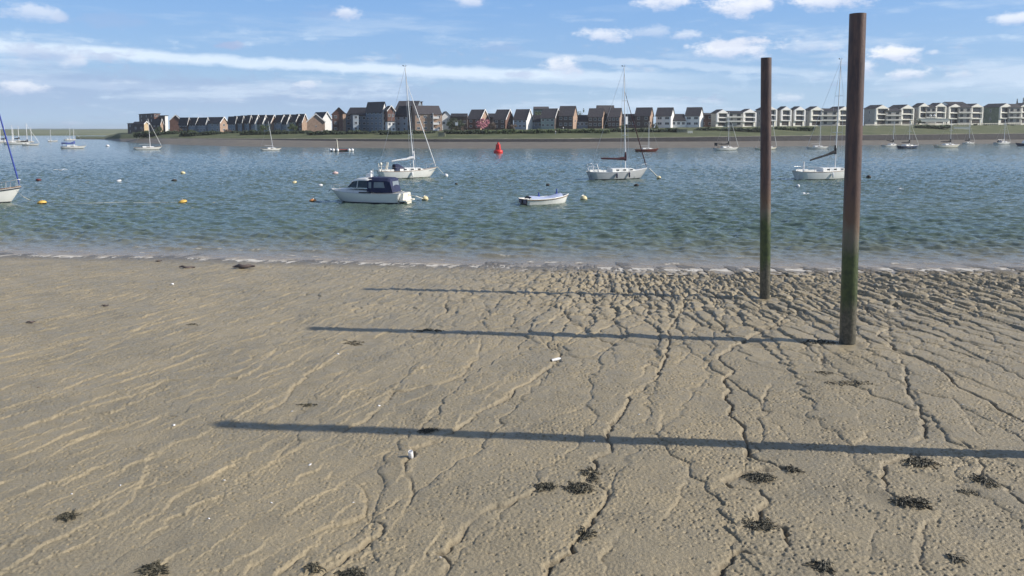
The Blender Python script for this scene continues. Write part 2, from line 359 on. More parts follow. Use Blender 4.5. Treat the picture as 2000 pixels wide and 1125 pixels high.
    Dd = net(.42, .75, 47, .055, .17, .04, sstep(.1, 1.2, D)*(.06+1.0*sstep(-4, 7, X))*sstep(8, 3.5, D))
    Eb = net(.8, 3.2, 49, .010, .05, .016, (.25+.75*(1-right))*sstep(32, 14, D)*np.clip(.7+1.2*fbm(X/3, Y/3, 52, 2), .1, 1.5), .5)
    Ef = net(.38, 1.1, 55, .012, .09, .03, (.2+.8*(1-right))*sstep(20, 8, D)*np.clip(.5+1.6*fbm(X/2.5, Y/2.5, 53, 2), 0, 1.5), .6)
    xs_ = X+.18*np.abs(perlin(X/.40, Y/.5, 36))+.42*fbm(X/1.9, Y/2.0, 37, 3)+.03*perlin(X/.09, Y/.09, 38)-k*(Y-16)
    Sw = 0
    for sp, hh_, sd_ in ((.78, .026, 57), (.41, .013, 58)):
        f = (xs_+.2*fbm(X/1.1, Y/2.5, sd_, 2))/sp; f = f-np.floor(f); on = np.clip(.5+2.2*fbm(X/.9, Y/1.5, sd_+5, 2), 0, 1.5)
        Sw = Sw+hh_*on*(f**1.5*sstep(1.0, .955, f)-.3)
    Sw = Sw*(.15+.75*sstep(3, -5, X))*sstep(2, 8, D)
    # fine texture: casts, crumbs and pits
    nearf = sstep(30, 10, Y)
    mic = .0045*fbm(X/.25, Y/.25, 61, 3)+.0045*perlin(X/.05, Y/.05, 65)*(.5+nearf)
    f1, f2, cx, cy, hh = voro(X/.085+.3*perlin(X/.1, Y/.1, 5), Y/.085, 71, 1.0)
    dens = .35+.4*sstep(-.3, .4, fbm(X/1.5, Y/1.5, 73, 2))
    mic += np.where(hh > 1-.42*dens, .016*np.exp(-(f1/.26)**2), 0)-np.where(hh < .50*dens, .024*np.exp(-(f1/.24)**2), 0)
    mic *= (.7+.55*sstep(-5, 4, X))*(1.2+1.0*fbm(X/1.4, Y/1.4, 81, 3))
    # scooped pool beside the seaweed, and scour round the posts
    pool = np.zeros(X.shape)
    for (px, py, r, d) in ((1715, 972, .28, .035), (708, 668, .5, .05), (1655, 672, .42, .04), (1494, 582, .5, .05), (1460, 935, .25, .02), (830, 841, .25, .02), (1520, 1000, .3, .01)):
        p = OnMud(px, py); pool += d*np.exp(-(np.hypot(X-p.x, (Y-p.y)*.8)/r)**4)
    det = -G+ST+A+B+Cc+Dd+Eb+Ef+Sw
    det = det*(1-np.clip(pool*22, 0, .85))
    mic = mic*(1-np.clip(pool*25, 0, .8))*(1-np.clip(G*14, 0, .6))
    Zf = Z+det+mic-pool
    crk = np.clip(G*16+np.clip(-(A+B+Cc+Dd), 0, .05)*9, 0, 1)
    return X, Y, Zf, crk, D
MX, MY, MZ, MCR, MD = build_mud()
def mudmat():
    m = bpy.data.materials.new('estuary mud'); m.use_nodes = True; t = m.node_tree; b = t.nodes['Principled BSDF']
    def n_(ty): return t.nodes.new(ty)
    g = n_('ShaderNodeNewGeometry')
    def nz(s, d=5, r=.6):
        n = n_('ShaderNodeTexNoise'); n.inputs['Scale'].default_value = s; n.inputs['Detail'].default_value = d; n.inputs['Roughness'].default_value = r
        t.links.new(g.outputs['Position'], n.inputs['Vector']); return n.outputs[0]
    def mixc(f, a, c):
        n = n_('ShaderNodeMix'); n.data_type = 'RGBA'
        if isinstance(f, float): n.inputs[0].default_value = f
        else: t.links.new(f, n.inputs[0])
        for s, v in ((6, a), (7, c)):
            if isinstance(v, tuple): n.inputs[s].default_value = (*v, 1)
            else: t.links.new(v, n.inputs[s])
        return n.outputs[2]
    def rng(v, a, c, lo=0., hi=1.):
        n = n_('ShaderNodeMapRange'); n.inputs[1].default_value = a; n.inputs[2].default_value = c; n.inputs[3].default_value = lo; n.inputs[4].default_value = hi; t.links.new(v, n.inputs[0]); return n.outputs[0]
    c = mixc(rng(nz(.4, 7, .65), .40, .60), (.350, .287, .180), (.278, .236, .158))
    c = mixc(rng(nz(14, 6, .7), .42, .68, 0, .55), c, (.41, .345, .225))
    c = mixc(rng(nz(34, 4, .6), .36, .28, 0, .8), c, (.10, .083, .058))
    c = mixc(rng(nz(1.1, 5, .6), .52, .66, 0, .45), c, (.225, .192, .130))
    a = n_('ShaderNodeAttribute'); a.attribute_name = 'crack'; c = mixc(rng(a.outputs['Fac'], .1, 1, 0, .6), c, (.13, .106, .072))
    w = n_('ShaderNodeAttribute'); w.attribute_name = 'shore'; wet = rng(w.outputs['Fac'], 1.7, -.1); c = mixc(wet, c, (.15, .125, .090))
    t.links.new(c, b.inputs['Base Color'])
    rr = mixc(wet, (.50,)*3, (.42,)*3); r2 = n_('ShaderNodeMath'); r2.operation = 'ADD'; t.links.new(rr, r2.inputs[0]); t.links.new(rng(nz(3), .4, .6, -.14, .05), r2.inputs[1]); t.links.new(r2.outputs[0], b.inputs['Roughness'])
    b.inputs['Specular IOR Level'].default_value = .45
    bb = n_('ShaderNodeBump'); bb.inputs['Strength'].default_value = 1.0; bb.inputs['Distance'].default_value = .020
    t.links.new(nz(42, 5, .7), bb.inputs['Height']); t.links.new(bb.outputs[0], b.inputs['Normal'])
    return m
mudm = mudmat()
mud = grid('mud', MX, MY, MZ, mudm, 'structure', {'crack': MCR, 'shore': MD})
# coarse continuation of the shore round and behind the modelled sheet
gx, gy = np.meshgrid(np.concatenate([np.linspace(-220, -46, 30), np.linspace(-45, 45, 420), np.linspace(46, 220, 30)]), np.linspace(-40, 60, 420))
_in = sstep(1.19, 1.12, np.abs(gx)/(gy+1.0))*sstep(8.3, 9.6, gy)*(gy > 0)
grid('ground', gx, gy, mudbase(gx, gy)+.03*fbm(gx/5, gy/5, 3, 3)+.012*fbm(gx/.6, gy/.6, 4, 3)-.02-.3*_in, mudm, 'structure', {'crack': gx*0, 'shore': shoreY(gx)-gy})
# ------------------------------------------------------------------ water
def build_water():
    nr, nc = 760, 960
    q = np.linspace(0, 1, nr); Y0, Y1 = 34., 900.
    Yr = 1/(1/Y1+(1/Y0-1/Y1)*(1-q)); Yg = np.repeat(Yr[:, None], nc, 1); t = np.interp(np.linspace(0, 1, nc), [0, .06, .94, 1], [-1.1, -.74, .74, 1.1]); X = t[None, :]*(Yg+4)+0*Yg; Y = Yg
    rs = np.random.RandomState(4); Z = np.zeros(X.shape); D = Y-shoreY(X)
    damp = sstep(-.5, 9, D)
    for i in range(46):
        lam = .32*(6.5**rs.rand()); a = math.radians(rs.normal(235, 38)); k = 2*math.pi/lam; ph = rs.rand()*6.28
        arg = k*(math.cos(a)*X+math.sin(a)*Y)+ph+1.5*perlin(X/9+i, Y/9-i, i)
        Z += .0092*lam**.95*np.sin(arg)*sstep(.25, 1.2, lam*9000./Y**2*3)
    gust = .75+.5*sstep(-.4, .4, fbm(X/30, Y/50, 91, 3)); Z *= damp*gust*.9+.10
    # low swell lines turning parallel to the beach
    sh = fbm(X/6, D/2, 93, 3)
    brk = np.zeros(X.shape); foam = np.zeros(X.shape)
    for j, (d0, h, sd_) in enumerate(((1.6, .028, 1), (3.2, .06, 2), (5.4, .075, 3), (8.2, .07, 4), (11.5, .06, 5))):
        dd = D-(d0+.55*fbm(X/5, X*0+j, 95+j, 2)+.12*fbm(X/1., Y*0+j, 98+j, 2)); on = sstep(-.1, .25, fbm(X/4.5, X*0+3.3*j, 101+j, 2))
        brk += h*on*np.exp(-np.where(dd > 0, dd/.8, -dd/.22)**1.6)
        if j < 2: foam += on*sstep(.0, .3, fbm(X/.8, X*0+j, 111+j, 2)+.05)*np.exp(-((dd+.08)/.14)**2)*sstep(-.35, .25, perlin(X/.16, Y/.2, 117))*(1.1, .6)[j]
    Z += brk
    e = D-.2*fbm(X/1.2, X*0, 120, 3)
    foam += np.exp(-((e+.05)/.34)**2)*sstep(-.4, .3, fbm(X/.4, Y/.5, 123, 3))*1.2
    foam += .6*np.exp(-np.clip(e, 0, 9)/1.1)*sstep(-.25, .35, fbm(X/.9, Y/.4, 125, 3))
    # little whitecaps
    cap = fbm(X/.9, Y/1.6, 131, 2)*sstep(-.05, .35, fbm(X/14, Y/25, 133, 2)); foam += sstep(.54, .66, cap)*sstep(50, 75, Y)*.9
    sha = np.exp(-np.clip(D, 0, 99)/4.6)
    return X, Y, Z, np.clip(foam, 0, 1), sha
WX, WY, WZ, WF, WS = build_water()
def watermat():
    m = bpy.data.materials.new('estuary water'); m.use_nodes = True; t = m.node_tree; b = t.nodes['Principled BSDF']
    def n_(ty): return t.nodes.new(ty)
    g = n_('ShaderNodeNewGeometry')
    def nz(s, d=5, r=.6, sc=(1, 1, 1), off=0):
        mp = n_('ShaderNodeMapping'); mp.inputs['Scale'].default_value = sc; mp.inputs['Location'].default_value = (off, off, 0); t.links.new(g.outputs['Position'], mp.inputs[0])
        n = n_('ShaderNodeTexNoise'); n.inputs['Scale'].default_value = s; n.inputs['Detail'].default_value = d; n.inputs['Roughness'].default_value = r; t.links.new(mp.outputs[0], n.inputs['Vector']); return n.outputs[0]
    def mixc(f, a, c):
        n = n_('ShaderNodeMix'); n.data_type = 'RGBA'; t.links.new(f, n.inputs[0])
        for s, v in ((6, a), (7, c)):
            if isinstance(v, tuple): n.inputs[s].default_value = (*v, 1)
            else: t.links.new(v, n.inputs[s])
        return n.outputs[2]
    def rng(v, a, c, lo=0., hi=1.):
        n = n_('ShaderNodeMapRange'); n.inputs[1].default_value = a; n.inputs[2].default_value = c; n.inputs[3].default_value = lo; n.inputs[4].default_value = hi; t.links.new(v, n.inputs[0]); return n.outputs[0]
    c = mixc(rng(nz(.05, 4, .6, (1, .5, 1)), .35, .65), (.084, .128, .104), (.100, .140, .106))
    sa = n_('ShaderNodeAttribute'); sa.attribute_name = 'shallow'; c = mixc(rng(sa.outputs['Fac'], .04, .9), c, (.30, .245, .185))
    fa = n_('ShaderNodeAttribute'); fa.attribute_name = 'foam'; c = mixc(rng(sa.outputs['Fac'], .80, 1.0), c, (.27, .22, .155)); c = mixc(rng(fa.outputs['Fac'], .15, 1.0), c, (.62, .59, .53))
    t.links.new(c, b.inputs['Base Color'])
    t.links.new(rng(fa.outputs['Fac'], 0, .6, .09, .75), b.inputs['Roughness']); b.inputs['IOR'].default_value = 1.33; b.inputs['Specular IOR Level'].default_value = .36
    b1 = n_('ShaderNodeBump'); b1.inputs['Strength'].default_value = 1.0; b1.inputs['Distance'].default_value = .05
    t.links.new(nz(3.4, 6, .65, (.8, 1.1, 1)), b1.inputs['Height'])
    b2 = n_('ShaderNodeBump'); b2.inputs['Strength'].default_value = .7; b2.inputs['Distance'].default_value = .12; t.links.new(nz(.8, 3, .5, (.7, 1, 1), 7), b2.inputs['Height']); t.links.new(b2.outputs[0], b1.inputs['Normal'])
    t.links.new(b1.outputs[0], b.inputs['Normal'])
    return m
wm = watermat()
grid('water', WX, WY, WZ, wm, 'structure', {'foam': WF, 'shallow': WS})
gx, gy = np.meshgrid(np.linspace(-3500, 3500, 12), np.array([-60., 30, 300, 900, 4000])); grid('sea', gx, gy, gx*0-.12, wm, 'structure', {'foam': gx*0, 'shallow': gx*0})

# ------------------------------------------------------------------ far shore
TX = [150, 207, 235, 320, 450, 640, 860, 1100, 1400, 1700, 2000, 2250]
WL = [271.5, 272.5, 276.5, 281.5, 285.5, 288, 290, 290, 288, 283, 279.5, 277]
MT = [271.2, 271.8, 271.8, 271, 272, 275, 277, 277, 276, 274, 272.3, 271.5]
RT = [271.0, 271.2, 271, 270, 270.5, 271, 271.5, 271, 267, 263.5, 260.5, 259]
PL = [270.0, 270.5, 262, 259, 258, 257, 254.5, 252, 248, 245.2, 243.5, 242.5]
MO = [2, 4, 14, 30, 36, 38, 38, 36, 36, 36, 36, 36]
SO = [3, 6, 22, 45, 50, 55, 55, 55, 55, 55, 55, 55]
def wlY(px): return np.interp(px, TX, [CH*F/(w-HOR) for w in WL])
def hY(px): return float(wlY(px)+np.interp(px, TX, MO)+np.interp(px, TX, SO)+14)
def kx(px): return (px-1000)/F
def build_shore():
    cols = np.linspace(150, 2250, 420); rows_mud = []; rows_rev = []; rows_gr = []
    wy = wlY(cols); mo = np.interp(cols, TX, MO); so = np.interp(cols, TX, SO)
    def zz(py, Y): return CH-(py-HOR)/F*Y
    mt = zz(np.interp(cols, TX, MT), wy+mo); rt = zz(np.interp(cols, TX, RT), wy+mo+4); pl = zz(np.interp(cols, TX, PL), wy+mo+4+so)
    def strip(defs, name, m):
        Y = np.array([wy+d for d, z in defs]); Z = np.array([z for d, z in defs]); X = kx(cols)[None, :]*Y
        n = fbm(X/7, Y/7, 7, 3)*.25; n[0] *= 0; n[-1] *= 0; n *= (Z > .3); grid(name, X, Y, Z+n, m, 'structure')
    mt = np.maximum(mt, .15); rt = np.maximum(rt, mt+.12); pl = np.maximum(pl, rt+.1)
    strip([(-25, mt*0-1.2), (-.01, mt*0-.03), (3, mt*.10), (mo*.3, mt*.30), (mo*.6, mt*.62), (mo*.85, mt*.88), (mo, mt)], 'far_mudflat', mat('far mud', (.190, .162, .118), .6, .2, .25, bump=.4, bs=1, c2=(.140, .118, .088)))
    strip([(mo, mt), (mo+1.3, mt+(rt-mt)*.4), (mo+2.6, mt+(rt-mt)*.8), (mo+3.4, rt)], 'sea_wall_bank', mat('stone revetment', (.024, .023, .025), .9, .45, .7, bump=.8, bs=2))
    strip([(mo+3.4, rt), (mo+3.9, rt+.02), (mo+5.6, rt+.03), (mo+6.2, rt+.05)], 'path', mat('pale path', (.40, .37, .29), .9, .2, .3))
    g0 = mo+6.2
    strip([(g0, rt+.05), (g0+(so-6)*.25, rt+(pl-rt)*.30), (g0+(so-6)*.5, rt+(pl-rt)*.52), (g0+(so-6)*.8, rt+(pl-rt)*.85), (mo+so+4, pl), (mo+so+40, pl+.2), (mo+so+160, pl+.2), (mo+so+200, pl*0-1)], 'grass_bank', mat('rough grass', (.120, .130, .056), .95, .3, .12, bump=1, bs=2.5, c2=(.055, .075, .026)))
build_shore()
def build_far():
    X1 = np.linspace(-1500, 2600, 500); Yb = 845+.00006*(X1+300)**2+12*fbm(X1/200, X1*0, 5, 3)
    defs = [(-6, -.5), (0, .05), (3, 1.4), (7, 1.7), (40, 2.2), (110, 3.2), (190, 4.6), (260, 5.6), (420, 6.3), (700, 3)]
    Y = np.array([Yb+d for d, z in defs]); Z = np.array([X1*0+z for d, z in defs]); XX = np.repeat(X1[None, :], len(defs), 0)
    n = 1.3*fbm(XX/90, Y/60, 9, 4); n[:4] *= .1; Z = Z+n
    grid('far_marsh', XX, Y, Z, mat('pale salt marsh', (.20, .215, .125), .95, .3, .012, c2=(.13, .15, .085)), 'structure')
    X1 = np.linspace(-2600, 3600, 400); defs = [(0, -1), (100, 8.0), (300, 10), (600, 2)]
    Y = np.array([2200+d+X1*0 for d, z in defs]); Z = np.array([X1*0+z for d, z in defs]); Z[1:3] += 3.2*fbm(X1/260, X1*0, 19, 4)-1.2
    grid('hills', np.repeat(X1[None, :], 4, 0), Y, Z, mat('hazy distant woods', (.13, .17, .15), .95, .2, .01), 'structure')
build_far()

# ------------------------------------------------------------------ vegetation
leafm = {}
def leaf(name, c):
    return mat(name, c, .8, .45, 1.1)
lv = [leaf('dark evergreen leaves', (.028, .045, .022)), leaf('mid green leaves', (.052, .080, .028)), leaf('pale spring leaves', (.13, .17, .075)), leaf('pink blossom', (.42, .17, .21)), leaf('bare brown twigs', (.10, .075, .06))]
bark = mat('bark', (.07, .055, .04), .9, .3)
def leaves(mb, c, r, n, size, seed):
    rr = random.Random(seed); cl = []
    for i in range(max(4, n//45)):
        while True:
            p = Vector((rr.uniform(-1, 1), rr.uniform(-1, 1), rr.uniform(-1, 1)))
            if p.length < 1: break
        cl.append((p*.85, rr.uniform(.18, .42)))
    for i in range(n):
        p, cr = rr.choice(cl); d = Vector((rr.gauss(0, 1), rr.gauss(0, 1), rr.gauss(0, 1))).normalized()*cr*rr.random()**.4
        q = p+d; pos = Vector((c[0]+q.x*r[0], c[1]+q.y*r[1], c[2]+q.z*r[2]))
        a = Vector((rr.gauss(0, 1), rr.gauss(0, 1), rr.gauss(0, 1))).normalized(); b = a.orthogonal().normalized(); s = size*rr.uniform(.6, 1.4)
        mb.add([pos-a*s, pos-b*s*.6, pos+a*s, pos+b*s*.6], [(0, 1, 2, 3)])
def tree(px, ybase, ytop, wpx, Y, kind, label, name='tree', n=700, group='trees and bushes by the houses'):
    p = AtY(px, ybase, Y); top = zAt(ytop, Y); w = wpx/F*Y/2; h = top-p.z
    t = thing(name, label, 'tree' if name != 'bush' else 'bush', p, 0, group); cz = .58 if name == 'tree' else .5
    tr = MB(); tr.tube([(0, 0, -1), (0, 0, h*.3), (w*.1, 0, h*.6), (0, 0, h*.85)], [.16*h/6+.05, .12*h/6+.04, .08, .03], n=7)
    for k in range(6):
        a = k*1.05+px; tr.tube([(0, 0, h*(.25+.06*k)), (math.cos(a)*w*.35, math.sin(a)*w*.35, h*(.45+.05*k)), (math.cos(a)*w*.7, math.sin(a)*w*.7, h*(.6+.05*k))], [.06, .04, .015], n=5)
    obj('trunk' if name == 'tree' else 'stem', tr, bark, t)
    cr = MB(); hz = h*(1-cz)*.98 if name == 'tree' else h*.5
    leaves(cr, (0, 0, h*cz), (w, w, max(hz, h*.40)), n, .16+.035*w, int(px*7)); obj('crown' if name == 'tree' else 'foliage', cr, lv[kind], t); return t
def conifer(px, ybase, ytop, wpx, Y, label):
    p = AtY(px, ybase, Y); h = zAt(ytop, Y)-p.z; w = wpx/F*Y/2; t = thing('pine_tree', label, 'tree', p, 0, 'conifers above the roofs')
    tr = MB(); tr.tube([(0, 0, -1), (0, 0, h*.6), (0, 0, h)], [.3, .15, .03], n=6); obj('trunk', tr, bark, t); c = MB(); rr = random.Random(int(px))
    for i in range(900):
        q = rr.random()**.7; r = w*(1-q)*(.5+.5*rr.random()); a = rr.random()*6.28; z = h*(.12+.88*q); s = .35
        v = Vector((r*math.cos(a), r*math.sin(a), z-.3*r)); d = Vector((math.cos(a), math.sin(a), -.4))*s; e = Vector((-math.sin(a), math.cos(a), .1))*s*.5
        c.add([v-d, v-e, v+d, v+e], [(0, 1, 2, 3)])
    obj('crown', c, lv[0], t)
def hedge(x0, x1, yb, yt, Y, kind, label, n=4200):
    a = AtY(x0, yb, Y); b = AtY(x1, yb, Y); h = zAt(yt, Y)-a.z; mb = MB(); rr = random.Random(int(x0*3+yb)); L_ = (b-a).length
    for i in range(n):
        u = rr.random(); hh = h*(1.1+.14*math.sin(u*L_*.5+x0)+.10*math.sin(u*L_*1.7+x0*2)); z = hh*rr.random()**.6; pos = a.lerp(b, u)+Vector((0, rr.gauss(0, .9), z-.2)); s = .34*rr.uniform(.6, 1.5)
        q = Vector((rr.gauss(0, 1), rr.gauss(0, 1), rr.gauss(0, 1))).normalized(); w = q.orthogonal().normalized(); mb.add([pos-q*s, pos-w*s*.7, pos+q*s, pos+w*s*.7], [(0, 1, 2, 3)])
    c = (a+b)/2; o = obj('hedge', mb, lv[kind]); o.data.transform(Matrix.Translation(-c)); o.location = c
    tag(o, label, 'hedge', 'hedges along the far bank')
Hd = lambda px, off: float(wlY(px)+np.interp(px, TX, MO)+off)
for (x0, x1, yb, yt, off, k, lab) in [
 (262, 352, 268, 258, 22, 0, 'dark scrubby hedge under the flat roofed flats at the left end of the far shore'), (352, 470, 266, 257.5, 30, 0, 'dark hedge in front of the blue shaded terrace on the left of the far shore'),
 (470, 600, 264.5, 256, 34, 0, 'dark clipped hedge in front of the terrace with many white gable edges'), (600, 742, 264, 256, 34, 0, 'dark hedge running below the brick gable and the big grey apartment block'),
 (742, 850, 264, 256, 34, 0, 'dark hedge below the tall white and brick apartment tower'), (868, 945, 263, 255, 32, 0, 'near black hedge below the round dark tree and pink blossom tree'),
 (945, 1060, 263, 254, 32, 1, 'green lumpy hedge below the two brick houses right of the pink blossom'), (1060, 1190, 262, 253, 32, 1, 'green hedge below the tall brick house with buff gable'),
 (1188, 1330, 260, 252, 32, 0, 'dark hedge behind the tall white mast with the maroon boom cover'), (1356, 1490, 259.5, 250.5, 32, 0, 'dark hedge left of the farther post, below the white framed houses'),
 (1515, 1590, 256, 249, 32, 1, 'low green hedge just right of the farther post'), (1790, 1855, 250, 245, 34, 1, 'short green hedge on the grass bank right of the nearer post')]:
    hedge(x0, x1, yb, yt, Hd((x0+x1)/2, off), k, lab)
for (px, yb, yt, w, kind, nm, lab) in [
 (312, 262, 247, 20, 1, 'tree', 'small green tree beside the pale buff block at the left end'), (350, 262, 248, 20, 4, 'bush', 'brown leafless bush in front of the white fronted gable house at the left'), (372, 262, 253, 26, 1, 'bush', 'green bush in front of the left terrace, right of the brown leafless bush'),
 (445, 262, 249, 18, 4, 'bush', 'thin brownish bush below the end gable of the left terrace'), (515, 260, 240, 20, 1, 'tree', 'small green tree among the white gable edges, left of the thin leaning mast'), (573, 260, 241, 22, 1, 'tree', 'green leafy tree between the terrace gables just left of the orange brick gable'),
 (735, 262, 246, 20, 4, 'bush', 'bare brown tree in front of the tall white and brick apartment tower'), (889, 258, 229, 38, 0, 'tree', 'round dark evergreen tree right of the buff apartment block with balconies'), (942, 258, 230, 34, 3, 'tree', 'pink blossom tree in front of the buff gabled house'),
 (963, 256, 236, 16, 4, 'tree', 'brown twiggy tree right of the pink blossom'), (905, 258, 246, 16, 4, 'bush', 'brown bush beside the small white sign board'), (1052, 250, 213, 26, 1, 'tree', 'green tree top behind the white house, below the flat grey roof'), (1003, 256, 240, 20, 4, 'bush', 'brown shrub at the corner of the second brick house'),
 (1136, 250, 211, 18, 1, 'tree', 'green tree showing above the low dark roof right of the tall brick house'), (1184, 257, 218, 22, 4, 'tree', 'leafless tree in front of the stepped brown brick houses'), (1215, 254, 243, 18, 1, 'bush', 'green shrub behind the mast with the maroon boom cover'), (1268, 254, 236, 18, 4, 'tree', 'leafless tree right of the lone brown house'),
 (1279, 254, 240, 14, 1, 'bush', 'olive shrub just left of the white house pair'), (1700, 246, 223, 30, 2, 'tree', 'pale green willow like tree against the grey side wall right of the nearer post'), (1933, 244, 214, 34, 2, 'tree', 'climbing pale green tree against the large green grey side wall at the right'),
 (1795, 245, 232, 10, 1, 'bush', 'dark green shrub at the foot of the paired cream gables'), (1905, 249, 241, 14, 0, 'bush', 'dark bush by the path, leftmost of the three at the right edge'), (1926, 250, 243, 20, 0, 'bush', 'dark rounded bush by the path, middle of the three at the right edge'), (1950, 250, 244, 20, 0, 'bush', 'dark bush by the path, rightmost of the three at the right edge'), (1975, 248, 242, 22, 0, 'bush', 'large dark bush on the path near the right edge of the view')]:
    tree(px, yb, yt, w, hY(px)-(17 if yt > 225 else -22), kind, lab, nm, n=900 if w > 28 else 500)
conifer(1985, 230, 193, 9, hY(1985)+60, 'left of the two dark conifers above the roofs at the right edge')
conifer(1997, 230, 191, 8, hY(1997)+60, 'right of the two dark conifers above the roofs at the right edge')

# ------------------------------------------------------------------ houses
def mth(C0, e1, e2): return Matrix(((e1.x, e2.x, 0, C0.x), (e1.y, e2.y, 0, C0.y), (0, 0, 1, C0.z), (0, 0, 0, 1)))
def winpart(par, face, u, z, w, h, gm=glass, fm=wframe, door=False):
    # face 'R': plane local y=0 facing -y, u along x ; face 'L': plane local x=0 facing -x, u along y
    fr = MB(); pn = MB(); t = max(.07, w*.07); d = .07
    def b(mb, u0, u1, z0, z1, a, c):
        if face == 'R': mb.box(((u0+u1)/2, -(a+c)/2, (z0+z1)/2), (u1-u0, c-a, z1-z0))
        else: mb.box((-(a+c)/2, (u0+u1)/2, (z0+z1)/2), (c-a, u1-u0, z1-z0))
    b(fr, u-w/2, u+w/2, z+h/2-t, z+h/2, -.02, d); b(fr, u-w/2, u+w/2, z-h/2, z-h/2+t, -.02, d+.03)
    for s in (-1, 1): b(fr, u+s*(w/2)-(t if s > 0 else 0), u+s*(w/2)+(t if s < 0 else 0), z-h/2+t, z+h/2-t, -.02, d)
    b(fr, u-t/3, u+t/3, z-h/2+t, z+h/2-t, -.02, d-.02)
    f = obj('window', fr, fm, par); b(pn, u-w/2+t, u+w/2-t, z-h/2+t, z+h/2-t, -.01, .025); obj('pane', pn, gm, f); return f
def house(x0, xs, x1, yr, ye, yb, phi, label, wall=wrend, gab=None, roof=roofm, barge=wrend, wR=(1, 2), wL=(1, 2), frame=None, cat='house', name='house', off=0, group='houses on the far shore', chim=False, wsz=(1.3, 1.3), flat=False, dl=8., ground=False, wm_=wframe, Yabs=None):
    Y = Yabs or hY(xs)+off; ph = math.radians(phi); e1 = Vector((math.cos(ph), math.sin(ph), 0)); e2 = Vector((-math.sin(ph), math.cos(ph), 0))
    C0 = AtY(xs, yb, Y); k1, k0 = kx(x1), kx(x0)
    dn_ = e1.x-k1*e1.y; w1 = (k1*Y-C0.x)/dn_ if dn_ > .05 else 8.; w2 = (k0*Y-C0.x)/(e2.x-k0*e2.y) if x0 < xs else dl
    w1 = min(max(w1, 1.5), 40 if phi < 60 else 9); w2 = min(max(w2, 3), 34)
    ze = zAt(ye, Y)-C0.z; zr = zAt(yr, Y)-C0.z
    t = thing(name, label, cat, C0, ph, group); gab = gab or wall
    mb = MB()
    if flat:
        mb.add([(0, 0, -3), (w1, 0, -3), (w1, w2, -3), (0, w2, -3), (0, 0, zr), (w1, 0, zr), (w1, w2, zr), (0, w2, zr)], [(0, 1, 5, 4)], 1)
        mb.add(mb.v[:8], [(1, 2, 6, 5), (2, 3, 7, 6), (3, 0, 4, 7), (4, 5, 6, 7)], 0); obj('wall', mb, [wall, gab], t)
        r = MB(); r.box((w1/2, w2/2, zr+.14), (w1+.7, w2+.7, .24)); obj('roof', r, roof, t); ze = zr
    else:
        v = [(0, 0, -3), (w1, 0, -3), (w1, w2, -3), (0, w2, -3), (0, 0, ze), (w1, 0, ze), (w1, w2, ze), (0, w2, ze), (w1/2, 0, zr-.05), (w1/2, w2, zr-.05)]
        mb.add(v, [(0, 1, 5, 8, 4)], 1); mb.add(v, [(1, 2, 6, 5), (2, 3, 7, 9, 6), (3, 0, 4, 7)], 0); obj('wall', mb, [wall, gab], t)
        r = MB(); oh = .35; sl = (zr-ze)/(w1/2); th = .2
        for s in (0, 1):
            xe = -oh if s == 0 else w1+oh; zz = ze-sl*oh
            a = [(xe, -oh, zz), (w1/2, -oh, zr), (w1/2, w2+oh, zr), (xe, w2+oh, zz)]; r.add(a+[(p[0], p[1], p[2]+th) for p in a], [(0, 1, 2, 3), (7, 6, 5, 4), (0, 4, 5, 1), (3, 2, 6, 7), (0, 3, 7, 4), (1, 5, 6, 2)])
        ro = obj('roof', r, roof, t)
        if barge:
            bb = MB(); bt = .6
            for xe in (-oh-.02, w1+oh+.02):
                zz = ze-sl*oh; a = [(xe, -oh-.05, zz-.1), (w1/2, -oh-.05, zr-.1), (w1/2, -oh-.05, zr+bt-.12), (xe, -oh-.05, zz+bt-.12)]
                bb.add(a+[(p[0], p[1]-.12, p[2]) for p in a], [(0, 1, 2, 3), (7, 6, 5, 4), (0, 4, 5, 1), (2, 6, 7, 3), (0, 3, 7, 4), (1, 5, 6, 2)])
            obj('bargeboard', bb, barge, t)
        if chim:
            c = MB(); c.box((w1*.5, w2*.55, zr+.5), (.7, .9, 1.5)); c.box((w1*.5, w2*.55, zr+1.3), (.85, 1.05, .12)); c.rev([(.13, 1.36), (.13, 1.75), (.09, 1.75)], (w1*.5, w2*.55, zr)); obj('chimney', c, brick, ro)
    if frame:
        ff = MB(); d = .9; tw = min(w1*.15, .8); g0 = ze*.30
        for a, b_ in ((0, tw), (w1-tw, w1)): ff.box(((a+b_)/2, -d/2-.003, (g0+ze)/2), (b_-a, d, ze-g0))
        ff.box((w1/2, -d/2-.003, g0+.15), (w1-2*tw, d-.01, .34)); zm = g0+(ze-g0)*.5; ff.box((w1/2, -d/2-.003, zm), (w1-2*tw, d-.01, .42))
        ff.add([(0, -.003, ze), (w1, -.003, ze), (w1/2, -.003, zr), (0, -d, ze), (w1, -d, ze), (w1/2, -d, zr)], [(3, 4, 5), (0, 3, 5, 2), (1, 2, 5, 4), (0, 1, 4, 3)]); obj('front_frame', ff, frame, t)
        for z in (g0+(ze-g0)*.27, g0+(ze-g0)*.76): winpart(t, 'R', w1*.56, z, (w1-2*tw)*.74, (ze-g0)*.36, fm=dkframe)
        u = MB(); u.box((w1*.52, -.05, g0*.45), (w1*.62, .1, g0*.8)); obj('garage_door', u, dkframe, t)
        pp = MB(); pp.box((w1-.25, -d+.2, g0/2-1), (.4, .4, g0+2)); obj('pillar', pp, frame, t)
    else:
        nr, ncol = wR
        for i in range(nr):
            for j in range(ncol): winpart(t, 'R', w1*(j+.5)/ncol, ze*(i+.55)/nr, min(wsz[0], w1/ncol*.6), min(wsz[1], ze/nr*.5), fm=wm_)
    nr, ncol = wL
